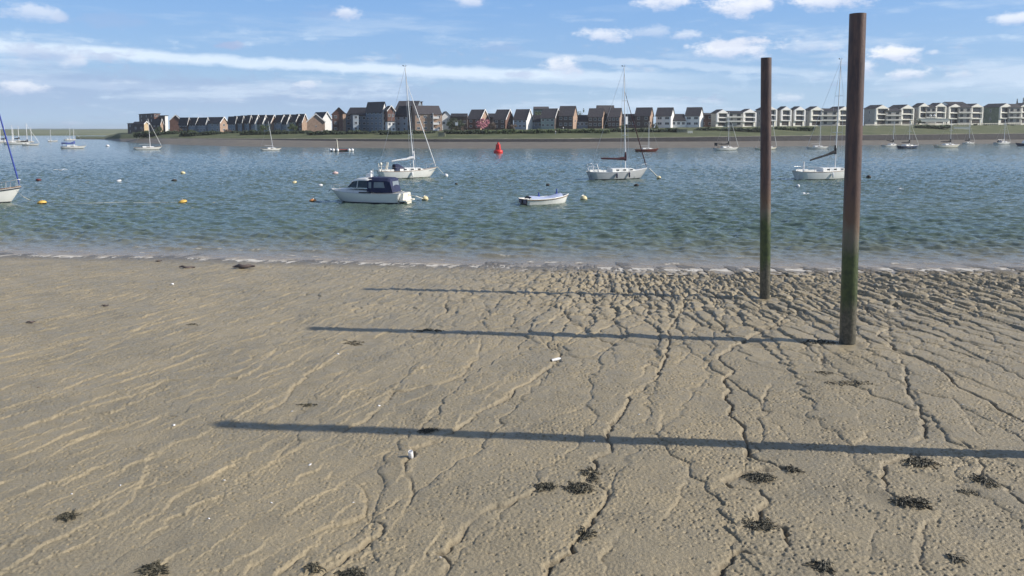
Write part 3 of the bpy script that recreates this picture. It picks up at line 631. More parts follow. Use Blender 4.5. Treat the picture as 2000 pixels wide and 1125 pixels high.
    if x0 < xs:
        for i in range(nr):
            for j in range(ncol): winpart(t, 'L', w2*(j+.5)/ncol, ze*(i+.55)/nr, min(wsz[0], w2/ncol*.6), min(wsz[1], ze/nr*.5), fm=wm_)
    return t, w1, w2, ze, zr
def link(x0, x1, yr, ye, yb, phi, label, wall=wrend, roof=roofm, wn=(1, 2), off=4, band=None, dep=7., name='house', cat='house', group='houses on the far shore', wsz=(1.5, 1.4)):
    # range with its long front facing the water and its ridge parallel to it
    Y = hY(x0)+off; ph = math.radians(phi); e1 = Vector((math.cos(ph), math.sin(ph), 0)); C0 = AtY(x0, yb, Y); k1 = kx(x1); w = (k1*Y-C0.x)/(e1.x-k1*e1.y)
    ze = zAt(ye, Y)-C0.z; zr = zAt(yr, Y)-C0.z; t = thing(name, label, cat, C0, ph, group); mb = MB()
    v = [(0, 0, -3), (w, 0, -3), (w, dep, -3), (0, dep, -3), (0, 0, ze), (w, 0, ze), (w, dep, ze), (0, dep, ze), (0, dep/2, zr-.05), (w, dep/2, zr-.05)]
    mb.add(v, [(0, 1, 5, 4), (1, 2, 6, 9, 5), (2, 3, 7, 6), (3, 0, 4, 8, 7)]); obj('wall', mb, wall, t); r = MB()
    for s in (0, 1):
        ye_ = -.35 if s == 0 else dep+.35; a = [(0, ye_, ze-.1), (w, ye_, ze-.1), (w, dep/2, zr), (0, dep/2, zr)]; r.add(a+[(p[0], p[1], p[2]+.2) for p in a], [(0, 1, 2, 3), (7, 6, 5, 4), (0, 4, 5, 1), (1, 5, 6, 2), (0, 3, 7, 4), (3, 2, 6, 7)])
    obj('roof', r, roof, t)
    for i in range(wn[0]):
        for j in range(wn[1]): winpart(t, 'R', w*(j+.5)/wn[1], ze*(i+.55)/wn[0], min(wsz[0], w/wn[1]*.62), min(wsz[1], ze/wn[0]*.5), fm=dkframe if band else wframe)
    if band:
        for i in range(wn[0]):
            if i: b = MB(); z = ze*i/wn[0]; b.box((w/2, -.45, z), (w, .9, .16)); b.box((w/2, -.88, z+.3), (w, .06, .42)); obj('balcony', b, band, t)
    return t
# left end: flats and mixed houses
FL = 'flats at the left end of the far shore'
house(275, 302, 316, 222, 228, 258, 40, 'tallest flat roofed flats at the far left, brown upper storeys over a pale band', wall=brickd, gab=brick, roof=roofb, flat=True, wR=(4, 2), wL=(4, 3), cat='apartment block', name='apartment_block', off=25, group=FL)
house(252, 270, 280, 241, 244, 262, 40, 'lowest dark block at the very tip of the housing', wall=brickd, roof=roofm, flat=True, wR=(2, 1), wL=(2, 2), cat='apartment block', name='apartment_block', off=2, group=FL)
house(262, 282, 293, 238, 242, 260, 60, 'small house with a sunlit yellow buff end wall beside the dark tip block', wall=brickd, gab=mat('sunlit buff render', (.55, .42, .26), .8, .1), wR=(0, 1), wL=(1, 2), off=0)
house(300, 314, 321, 233, 241, 260, 60, 'small brick house with a narrow lit end, right of the yellow end wall', wall=brickd, gab=brickb, roof=roofm, wL=(2, 2), wR=(0, 1), off=-2)
house(316, 323, 331, 226, 229, 250, 45, 'small block with a white end behind the left roofs', wall=brickd, gab=wrend, roof=roofm, flat=True, wL=(0, 1), wR=(0, 1), off=30)
house(318, 332, 358, 225, 236, 262, 12, 'gabled house with white edged roof and a big white front panel at the left', wall=brick, gab=brick, roof=roofb, barge=wrend, wR=(0, 1), wL=(1, 1), off=-4)
tp = thing('house', 'brown roofed house with white verge and a narrow white end strip, left terrace', 'house')
bpy.data.objects.remove(tp)
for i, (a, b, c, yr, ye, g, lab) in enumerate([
 (352, 366, 374, 230, 241, brick, 'brown roofed house with a white verge, leftmost of the dark left terrace'), (368, 382, 394, 230, 242, brend, 'house with a blue grey shaded front, second of the dark left terrace'),
 (386, 402, 411, 230, 241, brend, 'house with a blue grey shaded front, third of the dark left terrace'), (402, 430, 447, 229, 240, brickb, 'end house of the dark left terrace with a sunlit brick gable and white panel')]):
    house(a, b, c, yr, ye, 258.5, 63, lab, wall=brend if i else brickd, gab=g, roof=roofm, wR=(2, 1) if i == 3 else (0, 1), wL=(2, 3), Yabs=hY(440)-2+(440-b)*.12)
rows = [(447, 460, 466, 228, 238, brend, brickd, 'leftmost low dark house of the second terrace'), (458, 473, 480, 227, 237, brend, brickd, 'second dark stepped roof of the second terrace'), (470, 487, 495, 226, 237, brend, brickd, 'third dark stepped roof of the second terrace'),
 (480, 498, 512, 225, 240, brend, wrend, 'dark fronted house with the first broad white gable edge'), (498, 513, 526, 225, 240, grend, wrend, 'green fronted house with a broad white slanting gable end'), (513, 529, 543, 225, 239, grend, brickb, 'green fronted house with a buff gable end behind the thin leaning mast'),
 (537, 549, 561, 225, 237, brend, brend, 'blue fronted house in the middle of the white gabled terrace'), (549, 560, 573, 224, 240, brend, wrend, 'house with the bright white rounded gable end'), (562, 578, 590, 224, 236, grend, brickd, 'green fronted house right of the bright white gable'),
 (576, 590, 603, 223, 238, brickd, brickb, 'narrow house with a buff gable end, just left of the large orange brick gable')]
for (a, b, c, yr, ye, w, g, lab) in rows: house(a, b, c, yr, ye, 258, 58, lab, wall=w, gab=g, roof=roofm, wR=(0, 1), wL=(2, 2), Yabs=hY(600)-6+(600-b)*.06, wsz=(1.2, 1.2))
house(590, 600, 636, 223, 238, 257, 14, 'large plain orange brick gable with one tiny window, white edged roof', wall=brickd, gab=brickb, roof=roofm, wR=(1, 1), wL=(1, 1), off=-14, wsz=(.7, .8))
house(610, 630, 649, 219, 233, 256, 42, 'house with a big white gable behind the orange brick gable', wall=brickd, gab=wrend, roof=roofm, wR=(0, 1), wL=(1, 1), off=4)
AP = 'apartment blocks in the middle of the far shore'
house(647, 649, 677, 210, 223, 258, 8, 'dark brick gable end of the long grey apartment block', wall=brickd, gab=brick, roof=roofm, barge=None, wR=(3, 2), off=-20, dl=14, name='apartment_block', cat='apartment block', group=AP)
house(664, 670, 677, 222, 226, 258, 40, 'slim buff brick bay of the long grey apartment block', wall=brick, gab=brickb, roof=roofm, flat=True, barge=None, wR=(0, 1), wL=(0, 1), off=-24, name='apartment_block', cat='apartment block', group=AP)
link(676, 728, 210, 226, 257, -8, 'long grey blue apartment wing with a long dark roof', wall=brend, roof=roofm, wn=(3, 5), off=-18, dep=12, name='apartment_block', cat='apartment block', group=AP, wsz=(1.3, 1.1))
house(680, 690, 702, 224, 229, 257, 20, 'pale projecting bay in front of the long grey wing', wall=brend, gab=mat('pale blue wall and shade tint', (.33, .38, .43), .7, .1), roof=roofm, flat=True, wR=(3, 1), wL=(3, 1), off=-26, name='apartment_block', cat='apartment block', group=AP)
house(716, 747, 757, 199, 216, 257, 52, 'tall blue grey apartment tower with a white corner, middle of the far shore', wall=brend, gab=wrend, roof=roofb, barge=None, wR=(4, 1), wL=(4, 4), off=-22, name='apartment_block', cat='apartment block', group=AP, wsz=(1.2, 1.2))
house(752, 757, 772, 207, 216, 237, 30, 'red brick upper storeys with twin points on the right of the tower', wall=brick, gab=brick, roof=roofm, barge=wrend, wR=(1, 2), wL=(0, 1), off=-24, name='apartment_block', cat='apartment block', group=AP)
house(754, 757.5, 773, 237.6, 240, 257.5, 30, 'bright white lower storeys under the red brick points of the tower', wall=wrend, gab=wrend, roof=roofm, flat=True, wR=(2, 2), wL=(0, 1), off=-24.2, name='apartment_block', cat='apartment block', group=AP)
link(770, 812, 197, 218, 256, -14, 'high grey roofed apartment block behind the tallest white mast', wall=brend, roof=roofb, wn=(3, 4), off=2, dep=13, name='apartment_block', cat='apartment block', group=AP)
house(774, 796, 812, 207, 226, 258, 60, 'dark fronted block with pale blue lower wall, left of the white mast', wall=mat('pale blue wall and shade tint', (.33, .38, .43), .7, .1), gab=brick, roof=roofm, barge=None, wR=(3, 2), wL=(3, 2), off=-18, name='apartment_block', cat='apartment block', group=AP)
t_ = link(811, 864, 206, 223, 256.5, 18, 'sunlit buff brick apartment block with balconies at its right end', wall=brickb, roof=roofb, wn=(3, 4), off=-22, dep=13, name='apartment_block', cat='apartment block', group=AP, wsz=(1.5, 1.1))
for k in range(3):
    b = MB(); z0 = .4+2.7*k; b.box((9.4, -.8, z0), (2.7, 1.6, .18)); b.box((9.4, -1.58, z0+.5), (2.7, .06, .85)); b.box((8.1, -.8, z0+1.3), (.1, 1.5, 2.6)); obj('balcony', b, wrend, t_)
house(808, 812, 826, 199, 203, 240, 20, 'small dark upper roof peeping above the buff brick apartment block', wall=brickd, roof=roofm, flat=True, wR=(0, 1), wL=(0, 1), off=15, name='apartment_block', cat='apartment block', group=AP)
house(858, 862, 882, 218, 228, 255, 15, 'low house with brown roof and white wall right of the buff apartments', wall=wrend, gab=wrend, roof=roofb, wR=(1, 2), off=10, barge=None)
link(880, 913, 222, 228, 252, 0, 'dark low house behind the round dark tree', wall=brickd, roof=roofm, wn=(1, 3), off=10)
# middle: detached houses with side roofs and lit right gables
H2 = 'detached houses right of the apartments'
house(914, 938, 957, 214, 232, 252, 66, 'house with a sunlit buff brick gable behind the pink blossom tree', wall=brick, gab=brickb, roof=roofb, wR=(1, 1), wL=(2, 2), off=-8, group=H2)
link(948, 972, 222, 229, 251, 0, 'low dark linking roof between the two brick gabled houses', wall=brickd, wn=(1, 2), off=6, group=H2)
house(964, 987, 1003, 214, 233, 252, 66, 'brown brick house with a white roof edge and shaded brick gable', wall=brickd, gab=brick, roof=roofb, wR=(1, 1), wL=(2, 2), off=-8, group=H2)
house(1003, 1028, 1040, 213.5, 233, 251, 68, 'white house with a shaded bluish front and a brilliant white gable, right of the shaded brick gable', wall=mat('pale blue wall and shade tint', (.33, .38, .43), .7, .1), gab=wrend, roof=roofb, wR=(0, 1), wL=(2, 3), off=-8, group=H2, chim=False)  # white house; the shade on its front is put into the pale blue
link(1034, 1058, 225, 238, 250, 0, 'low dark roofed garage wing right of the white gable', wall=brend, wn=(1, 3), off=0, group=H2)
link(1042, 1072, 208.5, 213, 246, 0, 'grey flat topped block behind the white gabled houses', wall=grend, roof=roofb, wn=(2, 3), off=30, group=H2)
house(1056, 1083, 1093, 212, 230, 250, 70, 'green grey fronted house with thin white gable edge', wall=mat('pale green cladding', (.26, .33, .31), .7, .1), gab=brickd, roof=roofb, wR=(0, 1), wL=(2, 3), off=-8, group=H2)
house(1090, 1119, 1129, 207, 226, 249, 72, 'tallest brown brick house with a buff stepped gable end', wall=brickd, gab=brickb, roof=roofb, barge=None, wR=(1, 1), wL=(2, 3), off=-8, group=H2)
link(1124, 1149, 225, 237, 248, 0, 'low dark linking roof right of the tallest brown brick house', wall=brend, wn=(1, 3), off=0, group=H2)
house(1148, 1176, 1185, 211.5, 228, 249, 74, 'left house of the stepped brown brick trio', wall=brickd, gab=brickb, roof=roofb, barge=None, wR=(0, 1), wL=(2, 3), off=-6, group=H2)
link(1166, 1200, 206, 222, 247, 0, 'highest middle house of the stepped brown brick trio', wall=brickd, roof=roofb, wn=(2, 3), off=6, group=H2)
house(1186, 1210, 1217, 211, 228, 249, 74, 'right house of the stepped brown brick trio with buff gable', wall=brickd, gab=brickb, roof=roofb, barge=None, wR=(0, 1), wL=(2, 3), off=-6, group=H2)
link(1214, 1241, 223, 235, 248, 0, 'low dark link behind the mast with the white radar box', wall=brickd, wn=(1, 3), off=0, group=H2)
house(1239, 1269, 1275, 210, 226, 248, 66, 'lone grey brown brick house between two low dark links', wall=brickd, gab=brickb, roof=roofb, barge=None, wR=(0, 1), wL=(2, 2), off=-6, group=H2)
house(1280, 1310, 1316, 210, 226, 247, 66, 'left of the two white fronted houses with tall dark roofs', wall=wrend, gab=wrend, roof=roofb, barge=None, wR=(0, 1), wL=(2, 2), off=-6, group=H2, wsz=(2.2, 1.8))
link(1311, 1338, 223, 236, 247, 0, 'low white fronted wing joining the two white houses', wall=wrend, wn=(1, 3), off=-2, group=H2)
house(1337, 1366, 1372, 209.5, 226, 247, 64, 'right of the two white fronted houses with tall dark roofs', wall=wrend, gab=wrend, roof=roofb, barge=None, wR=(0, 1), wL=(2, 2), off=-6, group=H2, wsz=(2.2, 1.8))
link(1366, 1392, 221, 224, 248, 0, 'brown flat topped building right of the white house pair', wall=brick, roof=roofb, wn=(2, 2), off=10, group=H2)
# right: projecting framed gables
H3 = 'white framed gable houses on the right'
gl = [(1387, 1398, 1419, 214, 221, 246, timber, 'white framed gable house with grey side, first of the framed row from the left'), (1440, 1449, 1473, 213, 220, 246, timber, 'white framed gable house just left of the farther post'),
 (1474, 1490, 1513, 208, 214, 245, timber, 'framed gable house mostly hidden by the farther post'), (1514, 1523, 1541, 208, 215, 245, timber, 'narrow white framed gable just right of the farther post'), (1540, 1549, 1568, 208, 215, 245, timber, 'narrow white framed gable, second right of the farther post'),
 (1568, 1581, 1603, 208, 215, 245, timber, 'cream framed gable with a pale planked side wall between the posts'), (1612, 1635, 1656, 208, 215, 245, timber, 'cream framed gable behind the mast with the black boom cover'),
 (1684, 1708, 1730, 205, 212, 244, timber, 'cream framed gable with a pale tree at its side, next to the nearer post'), (1729, 1757, 1779, 204.5, 212, 243.5, timber, 'white framed gable, second right of the nearer post'),
 (1778, 1792, 1808, 201.5, 208, 241, timber, 'left of the twin cream gables with white balls of lamps below'), (1807, 1824, 1841, 201, 208, 241, timber, 'right of the twin cream gables, with the dark roof between them'),
 (1840, 1850, 1871, 203, 209, 242, timber, 'cream framed gable right of the twin gables'), (1871, 1893, 1913, 202.5, 209, 242, timber, 'cream framed gable left of the dark gap before the green side wall'),
 (1914, 1950, 1970, 202, 209, 241, mat('green stained cladding', (.17, .20, .14), .8, .25, 1), 'framed gable with the broad green grey side wall near the right edge'), (1968, 1990, 2012, 201, 208, 241, timber, 'framed gable cut by the right edge of the view')]
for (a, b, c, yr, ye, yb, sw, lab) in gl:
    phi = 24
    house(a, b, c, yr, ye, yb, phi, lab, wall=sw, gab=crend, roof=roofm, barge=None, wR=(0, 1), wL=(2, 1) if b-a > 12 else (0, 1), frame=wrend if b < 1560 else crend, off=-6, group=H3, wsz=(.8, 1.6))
ll = [(1419, 1449, 217, 221, 246, 'low grey balconied wing between the first two white framed gables'), (1603, 1635, 212, 217, 245, 'balconied wing between the two cream gables left of the nearer post'), (1729, 1757, 212, 217, 244, 'timber balconied wing right of the nearer post'),
 (1808, 1824, 205, 210, 241, 'dark roofed wing between the twin cream gables'), (1871, 1893, 204, 210, 242, 'pale balconied wing right of the twin gables'), (1969, 1990, 203, 210, 241, 'balconied wing beside the right edge of the view')]
for (a, b, yr, ye, yb, lab) in ll: link(a, b, yr, ye, yb, 8, lab, wall=timber, roof=roofm, wn=(3, 2), off=-7, band=crend, group=H3, wsz=(1.8, 1.7))
link(1470, 1490, 217, 220, 246, 0, 'dark boarded building left of the farther post', wall=brickd, wn=(0, 1), off=6, group=H3)
link(1850, 1882, 199, 203, 235, 6, 'small dark roof rising behind the cream gables at the right', wall=wrend, wn=(0, 1), off=30, group=H3)

# ------------------------------------------------------------------ small things along the far bank
def board(x0, x1, y0, y1, off, m, label, name='sign', legs=True):
    Y = Hd((x0+x1)/2, off); a = AtY(x0, y1, Y); b = AtY(x1, y0, Y); w = b.x-a.x; h = b.z-a.z; t = thing(name, label, 'sign' if name == 'sign' else name.replace('_', ' '), ((a.x+b.x)/2, Y, a.z), 0)
    p = MB(); p.box((0, 0, h/2), (w, .12, h)); obj('panel', p, m, t); l = MB()
    for s in (-1, 1): l.box((s*w*.4, .12, -.4), (.12, .1, 2.2)); 
    obj('leg', l, wood, t)
board(889, 894.5, 239, 245, 34, whitep, 'small white sign board on a post in front of the round dark tree')
board(1343, 1353, 255.5, 262, 22, cream, 'pale yellow board at the hedge below the right white house')
def shed(x0, x1, y0, y1, off, label):
    Y = Hd((x0+x1)/2, off); a = AtY(x0, y1, Y); b = AtY(x1, y0, Y); w = b.x-a.x; h = b.z-a.z; t = thing('shelter', label, 'shelter', ((a.x+b.x)/2, Y, a.z))
    m = MB(); m.box((0, 1, h/2-.5), (w, 2, h+1)); obj('wall', m, mat('grey green board', (.22, .23, .17), .9, .2), t); r = MB(); r.box((0, 1, h+.06), (w+.4, 2.4, .12)); obj('roof', r, roofb, t)
shed(856, 869, 259, 266.5, 16, 'pale concrete shelter on the bank below the buff apartments'); shed(1322, 1342, 253, 259.5, 26, 'low dark shelter beside the pale yellow board')
def longwall(x0, x1, y0, y1, off, label):
    Y = Hd((x0+x1)/2, off); a = AtY(x0, y1, Y); b = AtY(x1, y1, Y); h = zAt(y0, Y)-a.z; m = MB(); n = 8
    for i in range(n): 
        u = a.lerp(b, (i+.5)/n); m.box((u.x-(a.x+b.x)/2, 0, h/2-.3), ((b.x-a.x)/n-.05, .4, h+.6))
    m.box((0, 0, h+.04), (b.x-a.x+.1, .6, .1)); o = obj('wall', m, cream); o.location = ((a.x+b.x)/2, Y, a.z); tag(o, label, 'wall')
longwall(1862, 1894, 247.8, 251, 30, 'long low cream wall on the grass right of the last cream gables')
longwall(1790, 1852, 232, 236, 52, 'pale raised terrace wall below the twin cream gables')
def fenceline(x0, x1, y0, y1, label):
    m = MB(); n = int((x1-x0)/4); pts = []
    for i in range(n+1):
        px = x0+(x1-x0)*i/n; Y = Hd(px, 54); yy = y0+(y1-y0)*i/n; p = AtY(px, yy, Y); pts.append(p+Vector((0, 0, .55))); m.box(p+Vector((0, 0, .1)), (.12, .12, 1.4))
    m.tube(pts, .11, n=4); m.tube([p-Vector((0, 0, .4)) for p in pts], .09, n=4); o = obj('fence', m, cream); tag(o, label, 'fence')
fenceline(1690, 1850, 245.2, 243.6, 'pale low rail along the top of the grass bank right of the nearer post'); fenceline(1852, 2010, 243.6, 242.2, 'white low rail in front of the houses at the right edge')
def lamp(px, yb, label):
    Y = hY(px)-14; p = AtY(px, yb, Y); t = thing('street_lamp', label, 'street lamp', p, 0, 'round white lamps below the twin gables'); m = MB(); m.tube([(0, 0, -1), (0, 0, 2.3)], .07, n=6); obj('post', m, wood, t); g = MB(); g.rev([(0, 2.2), (.35, 2.3), (.62, 2.6), (.66, 2.85), (.55, 3.2), (.3, 3.42), (0, 3.5)]); obj('lamp_globe', g, whitep, t)
lamp(1817, 236, 'left round white lamp globe below the twin cream gables'); lamp(1824.5, 235.5, 'right round white lamp globe below the twin cream gables')
# people on the far path
skin = mat('skin', (.45, .28, .2), .6, .05); hair = mat('dark hair', (.03, .02, .015), .8, .2)
def person(px, yb, off, label, shirt, trous, face=0):
    Y = Hd(px, off); p = AtY(px, yb, Y); t = thing('person', label, 'person', p, face)
    b = MB(); V = [(0, 0, .95), (0, 0, 1.2), (0, 0, 1.42), (0, 0, 1.52), (.02, 0, 1.62), (.03, 0, 1.74), (.0, .17, 1.42), (.05, .22, 1.15), (.18, .22, .95), (0, -.17, 1.42), (-.05, -.22, 1.15), (.1, -.22, .92), (.02, .1, .9), (.16, .1, .5), (.1, .1, .08), (.25, .1, .05), (-.02, -.1, .9), (-.1, -.1, .5), (-.28, -.1, .1), (-.14, -.1, .05)]
    E = [(0, 1), (1, 2), (2, 3), (3, 4), (4, 5), (2, 6), (6, 7), (7, 8), (2, 9), (9, 10), (10, 11), (0, 12), (12, 13), (13, 14), (14, 15), (0, 16), (16, 17), (17, 18), (18, 19)]
    R = [.15, .14, .15, .06, .10, .09, .06, .045, .04, .06, .045, .04, .09, .065, .045, .04, .09, .065, .045, .04]
    me = bpy.data.meshes.new('person_body'); me.from_pydata(V, E, []); o = bpy.data.objects.new('body', me); C.objects.link(o); o.parent = t
    sk = o.modifiers.new('Skin', 'SKIN'); 
    for i, r in enumerate(R): me.skin_vertices[0].data[i].radius = (r, r) if me.skin_vertices else (r, r)
    ss = o.modifiers.new('Sub', 'SUBSURF'); ss.levels = 1; ss.render_levels = 1; me.materials.append(skin)
    c = MB(); c.rev([(.13, .88), (.185, .95), (.17, 1.15), (.21, 1.38), (.16, 1.47), (.07, 1.5)], n=12)
    for s in (-1, 1): c.tube([(0, .17*s, 1.43), (.05*s+.0, .22*s, 1.15)], [.085, .07], n=8)
    obj('shirt', c, shirt, t); q = MB()
    for (x, s) in ((.16, 1), (-.1, -1)): q.tube([(0, .1*s, .98), (x, .1*s, .5), (x-.08 if s > 0 else x-.15, .1*s, .1)], [.12, .09, .07], n=8)
    obj('trousers', q, trous, t); h = MB(); h.rev([(.11, 1.66), (.125, 1.74), (.1, 1.83), (0, 1.87)], n=10); obj('hair', h, hair, t)
def sfix():
    pass
person(1712, 253.2, 40, 'person in a white top on the bank just right of the nearer post', whitep, cream)
person(1100, 254.5, 50, 'person in pale clothes standing below the tall brick house', whitep, brend)
person(1085, 262.5, 26, 'person in light clothing walking by the hedge below the green grey house', cream, brend, 1.2)
person(655, 261.5, 38, 'leftmost of three people by the hedge under the orange brick gable', whitep, navy)
person(629, 261.5, 38, 'person in pale top on the path right below the orange brick gable', wrend, brickd, .6)
# ------------------------------------------------------------------ boats
def interp(t, xs, ys): return float(np.interp(t, xs, ys))
def hull_secs(Ln, B, fs, fb, tab=None, dr=.35, wl0=.05, wl1=.87, k1=.72, n=18, ch=.90, stern0=0.):
    T = tab or ([0, .15, .35, .55, .75, .9, .97, 1], [.70, .88, 1, .97, .72, .36, .15, .02]); secs = []
    for i in range(n):
        t = i/(n-1); b = B/2*interp(t, *T); zs = fs+(fb-fs)*t**2.0-.12*fs*math.sin(math.pi*t)
        def X(z):
            q = max(0, min(1, z/zs)) if z > 0 else 0; a0 = wl0+(stern0-wl0)*q; a1 = wl1+(1-wl1)*q**.8
            if z < 0: a1 = wl1+(k1-wl1)*min(1, -z/dr)
            return -Ln/2+Ln*(a0+(a1-a0)*t)
        P = [(0, -dr*(1-.6*t)), (.62*b, -dr*.6*(1-.4*t)), (ch*.96*b, 0), (ch*.98*b, .10), (ch*b+(1-ch)*b*.6, zs*.5), (b, zs*.9), (b*1.01, zs)]
        left = [(X(z), -y, z) for y, z in P[::-1]]; right = [(X(z), y, z) for y, z in P[1:]]; secs.append(left+right)
    return secs
def hull(t, Ln, B, fs, fb, m, af=antif, rail=None, **k):
    secs = hull_secs(Ln, B, fs, fb, **k); mb = MB(); mb.loft(secs, mf=[0, 0, 0, 1, 1, 1, 1, 1, 1, 0, 0, 0][:12], m=0)
    h = obj('hull', mb, [m, af], t); d = MB(); ds = []
    for s in secs:
        a = Vector(s[0]); b = Vector(s[-1]); ds.append([(a.x, a.y*(1-2*u)*.97, a.z-.04+.10*(B/3)*(1-(2*u-1)**2)) for u in (0, .17, .33, .5, .67, .83, 1)])
    d.loft(ds, caps=False); obj('deck', d, gel, t)
    r = MB(); 
    for e in (0, -1): r.tube([Vector(s[e])+Vector((0, 0, .03)) for s in secs], .035, n=5)
    obj('toe_rail', r, rail or (wood if m != greyhull else alu), t); return secs
def deckat(secs, x):
    for s, u in zip(secs, secs[1:]):
        if s[0][0] <= x <= u[0][0]:
            q = (x-s[0][0])/(u[0][0]-s[0][0]); return s[0][2]+(u[0][2]-s[0][2])*q, abs(s[0][1]+(u[0][1]-s[0][1])*q)
    return secs[-1][0][2], .1
def lerpx(Ln, f): return -Ln/2+Ln*f
def sailboat(x0, x1, wl, mpx, mty, mtpx, label, yaw=20, hm=gel, af=antif, cover=None, detail=True, furl=None, stay=.95, boomlift=0, boomlen=.40, fs=None, hood=None, radar=False, name='sailboat', group='sailing boats moored in the channel', dinghy=None, bow=1, boomz=.12, fbk=1.0, forestay=True, bimini=None, spr=True, mastm=None):
    base = AtZ((x0+x1)/2, wl, 0); Y = base.y; base = AtY((x0+x1)/2, wl, Y+.6); Y = base.y; ya = math.radians(yaw); wpx = (x1-x0)/F*Y; B0 = .31
    Ln = wpx/(math.cos(ya)+.12*math.sin(ya)); B = max(1.5, min(3.1, Ln*.33)); fs = fs or Ln*.085; fb = fs*1.35*fbk; base.z = 0
    t = thing(name, label, 'sailing boat', base, ya if bow > 0 else math.pi-ya, group)
    secs = hull(t, Ln, B, fs, fb, hm, af); hmast = CH-(mty-HOR)/F*Y
    mx = ((mpx-(x0+x1)/2)/F*Y/math.cos(ya))*bow; mx = max(-Ln*.2, min(Ln*.3, mx)); tx = ((mtpx-mpx)/F*Y-kx(mpx)*0)/math.cos(ya)*bow
    dz, _ = deckat(secs, mx); r0 = .07*max(1, Y/230)
    # cabin
    c = MB(); cs = []; ca, cb_ = mx-Ln*.27, mx+Ln*.16; ch = Ln*.045+.08
    for i in range(8):
        u = i/7; x = ca+(cb_-ca)*u; z, bw = deckat(secs, x); w = min(bw*.66, B*.3*(1-.35*u)); hh = ch*(1-.5*u**2) if u < .97 else .02; hh = hh if u > 0 else ch
        cs.append([(x, -w, z-.05), (x, -w*.95, z+hh*.8), (x, -w*.75, z+hh), (x, 0, z+hh*1.12), (x, w*.75, z+hh), (x, w*.95, z+hh*.8), (x, w, z-.05)])
    c.loft(cs, smooth=False); cab = obj('cabin', c, gel, t)
    for s in (0, 1):
        for i in (1, 3, 5) if detail else (2,):
            a = Vector(cs[i][1 if s == 0 else 5]); b = Vector(cs[min(i+1, 6)][1 if s == 0 else 5]); w_ = MB(); o_ = Vector((0, -.02 if s == 0 else .02, 0)); h = Vector((0, 0, ch*.5)); lo = Vector((0, 0, ch*.05)); a2 = a.lerp(b, .08); b2 = a.lerp(b, .92 if detail else 2.2)
            q = [a2+o_-lo-h*.9, b2+o_-lo-h*.8, b2+o_-lo, a2+o_-lo]; w_.add([*q, *[p-o_*2.5 for p in q]], [(0, 1, 2, 3), (7, 6, 5, 4), (0, 4, 5, 1), (3, 2, 6, 7), (0, 3, 7, 4), (1, 5, 6, 2)]); obj('window', w_, dkwin, cab)
    # mast and rig
    m = MB(); top = Vector((mx+tx, 0, hmast)); bot = Vector((mx, 0, dz-.05)); m.tube([bot, bot.lerp(top, .5), top], [r0, r0*.9, r0*.7], n=8); ms = obj('mast', m, mastm or whitep, t)
    if spr:
        s_ = MB()
        for q in ((.35, .68) if detail else (.55,)):
            p = bot.lerp(top, q); s_.tube([p+Vector((0, -B*.28*(1.15-q*.5), .03)), p, p+Vector((0, B*.28*(1.15-q*.5), .03))], .03*max(1, Y/160), n=5)
        obj('spreader', s_, alu, ms)
    if detail:
        v = MB(); v.tube([top, top+Vector((0, 0, .35))], .015, n=4); v.tube([top+Vector((-.28, 0, .12)), top+Vector((.22, 0, .2))], .018, n=4); v.box(top+Vector((-.3, 0, .2)), (.14, .02, .14)); obj('wind_vane', v, blackc, ms)
    rg = MB(); rw = .010*max(1, Y/(60 if detail else 200)); bowp = Vector(secs[-1][0]); bowp.y = 0; sternp = Vector(secs[0][0]); sternp.y = 0
    rg.tube([top, sternp], rw, n=4)
    for s in (-1, 1):
        _, bw = deckat(secs, mx); ch_ = Vector((mx-.1, s*bw*.95, dz)); sp1 = bot.lerp(top, .68 if detail else .55)+Vector((0, s*B*.25, 0)); rg.tube([ch_, sp1, bot.lerp(top, .96)], rw, n=4); rg.tube([ch_, bot.lerp(top, .36)], rw, n=4)
    obj('rigging', rg, steel, t)
    if forestay:
        f = MB(); a = bowp+Vector((-.1, 0, .15)); b = bot.lerp(top, stay); fr = (.065 if furl else .014)*max(1, Y/(110 if detail else 420)); f.tube([a, a.lerp(b, .06), a.lerp(b, .55), b], [fr*.5, fr, fr*.85, fr*.4], n=6); obj('furled_sail' if furl else 'forestay', f, furl or steel, t)
    bz = dz+hmast*.0+max(.75, ch+.35)+boomz*2; bl = Ln*boomlen; be = Vector((mx-bl, 0, bz-boomlift)); bs = Vector((mx-.1, 0, bz)); bo = MB(); bo.tube([bs, be], .045*max(1, Y/200), n=6); bm = obj('boom', bo, cover if cover in (blackc, maroon) else alu, t)
    if cover:
        cv = MB(); n = 7; 
        for_ = []; r_ = .13*max(1, Y/170)
        cv.tube([bs.lerp(be, i/n)+Vector((0, 0, .10+(.10 if i < 2 else 0))) for i in range(n+1)], [r_*(1.5, 1.35, 1.1, 1, .95, .9, .75, .45)[i] for i in range(n+1)], n=8); cv.tube([bs+Vector((.1, 0, -.1)), bs+Vector((.1, 0, .5)), bs+Vector((.06, 0, 1.05))], [r_*1.1, r_*1.2, r_*.7], n=8); obj('sail_cover', cv, cover, bm)
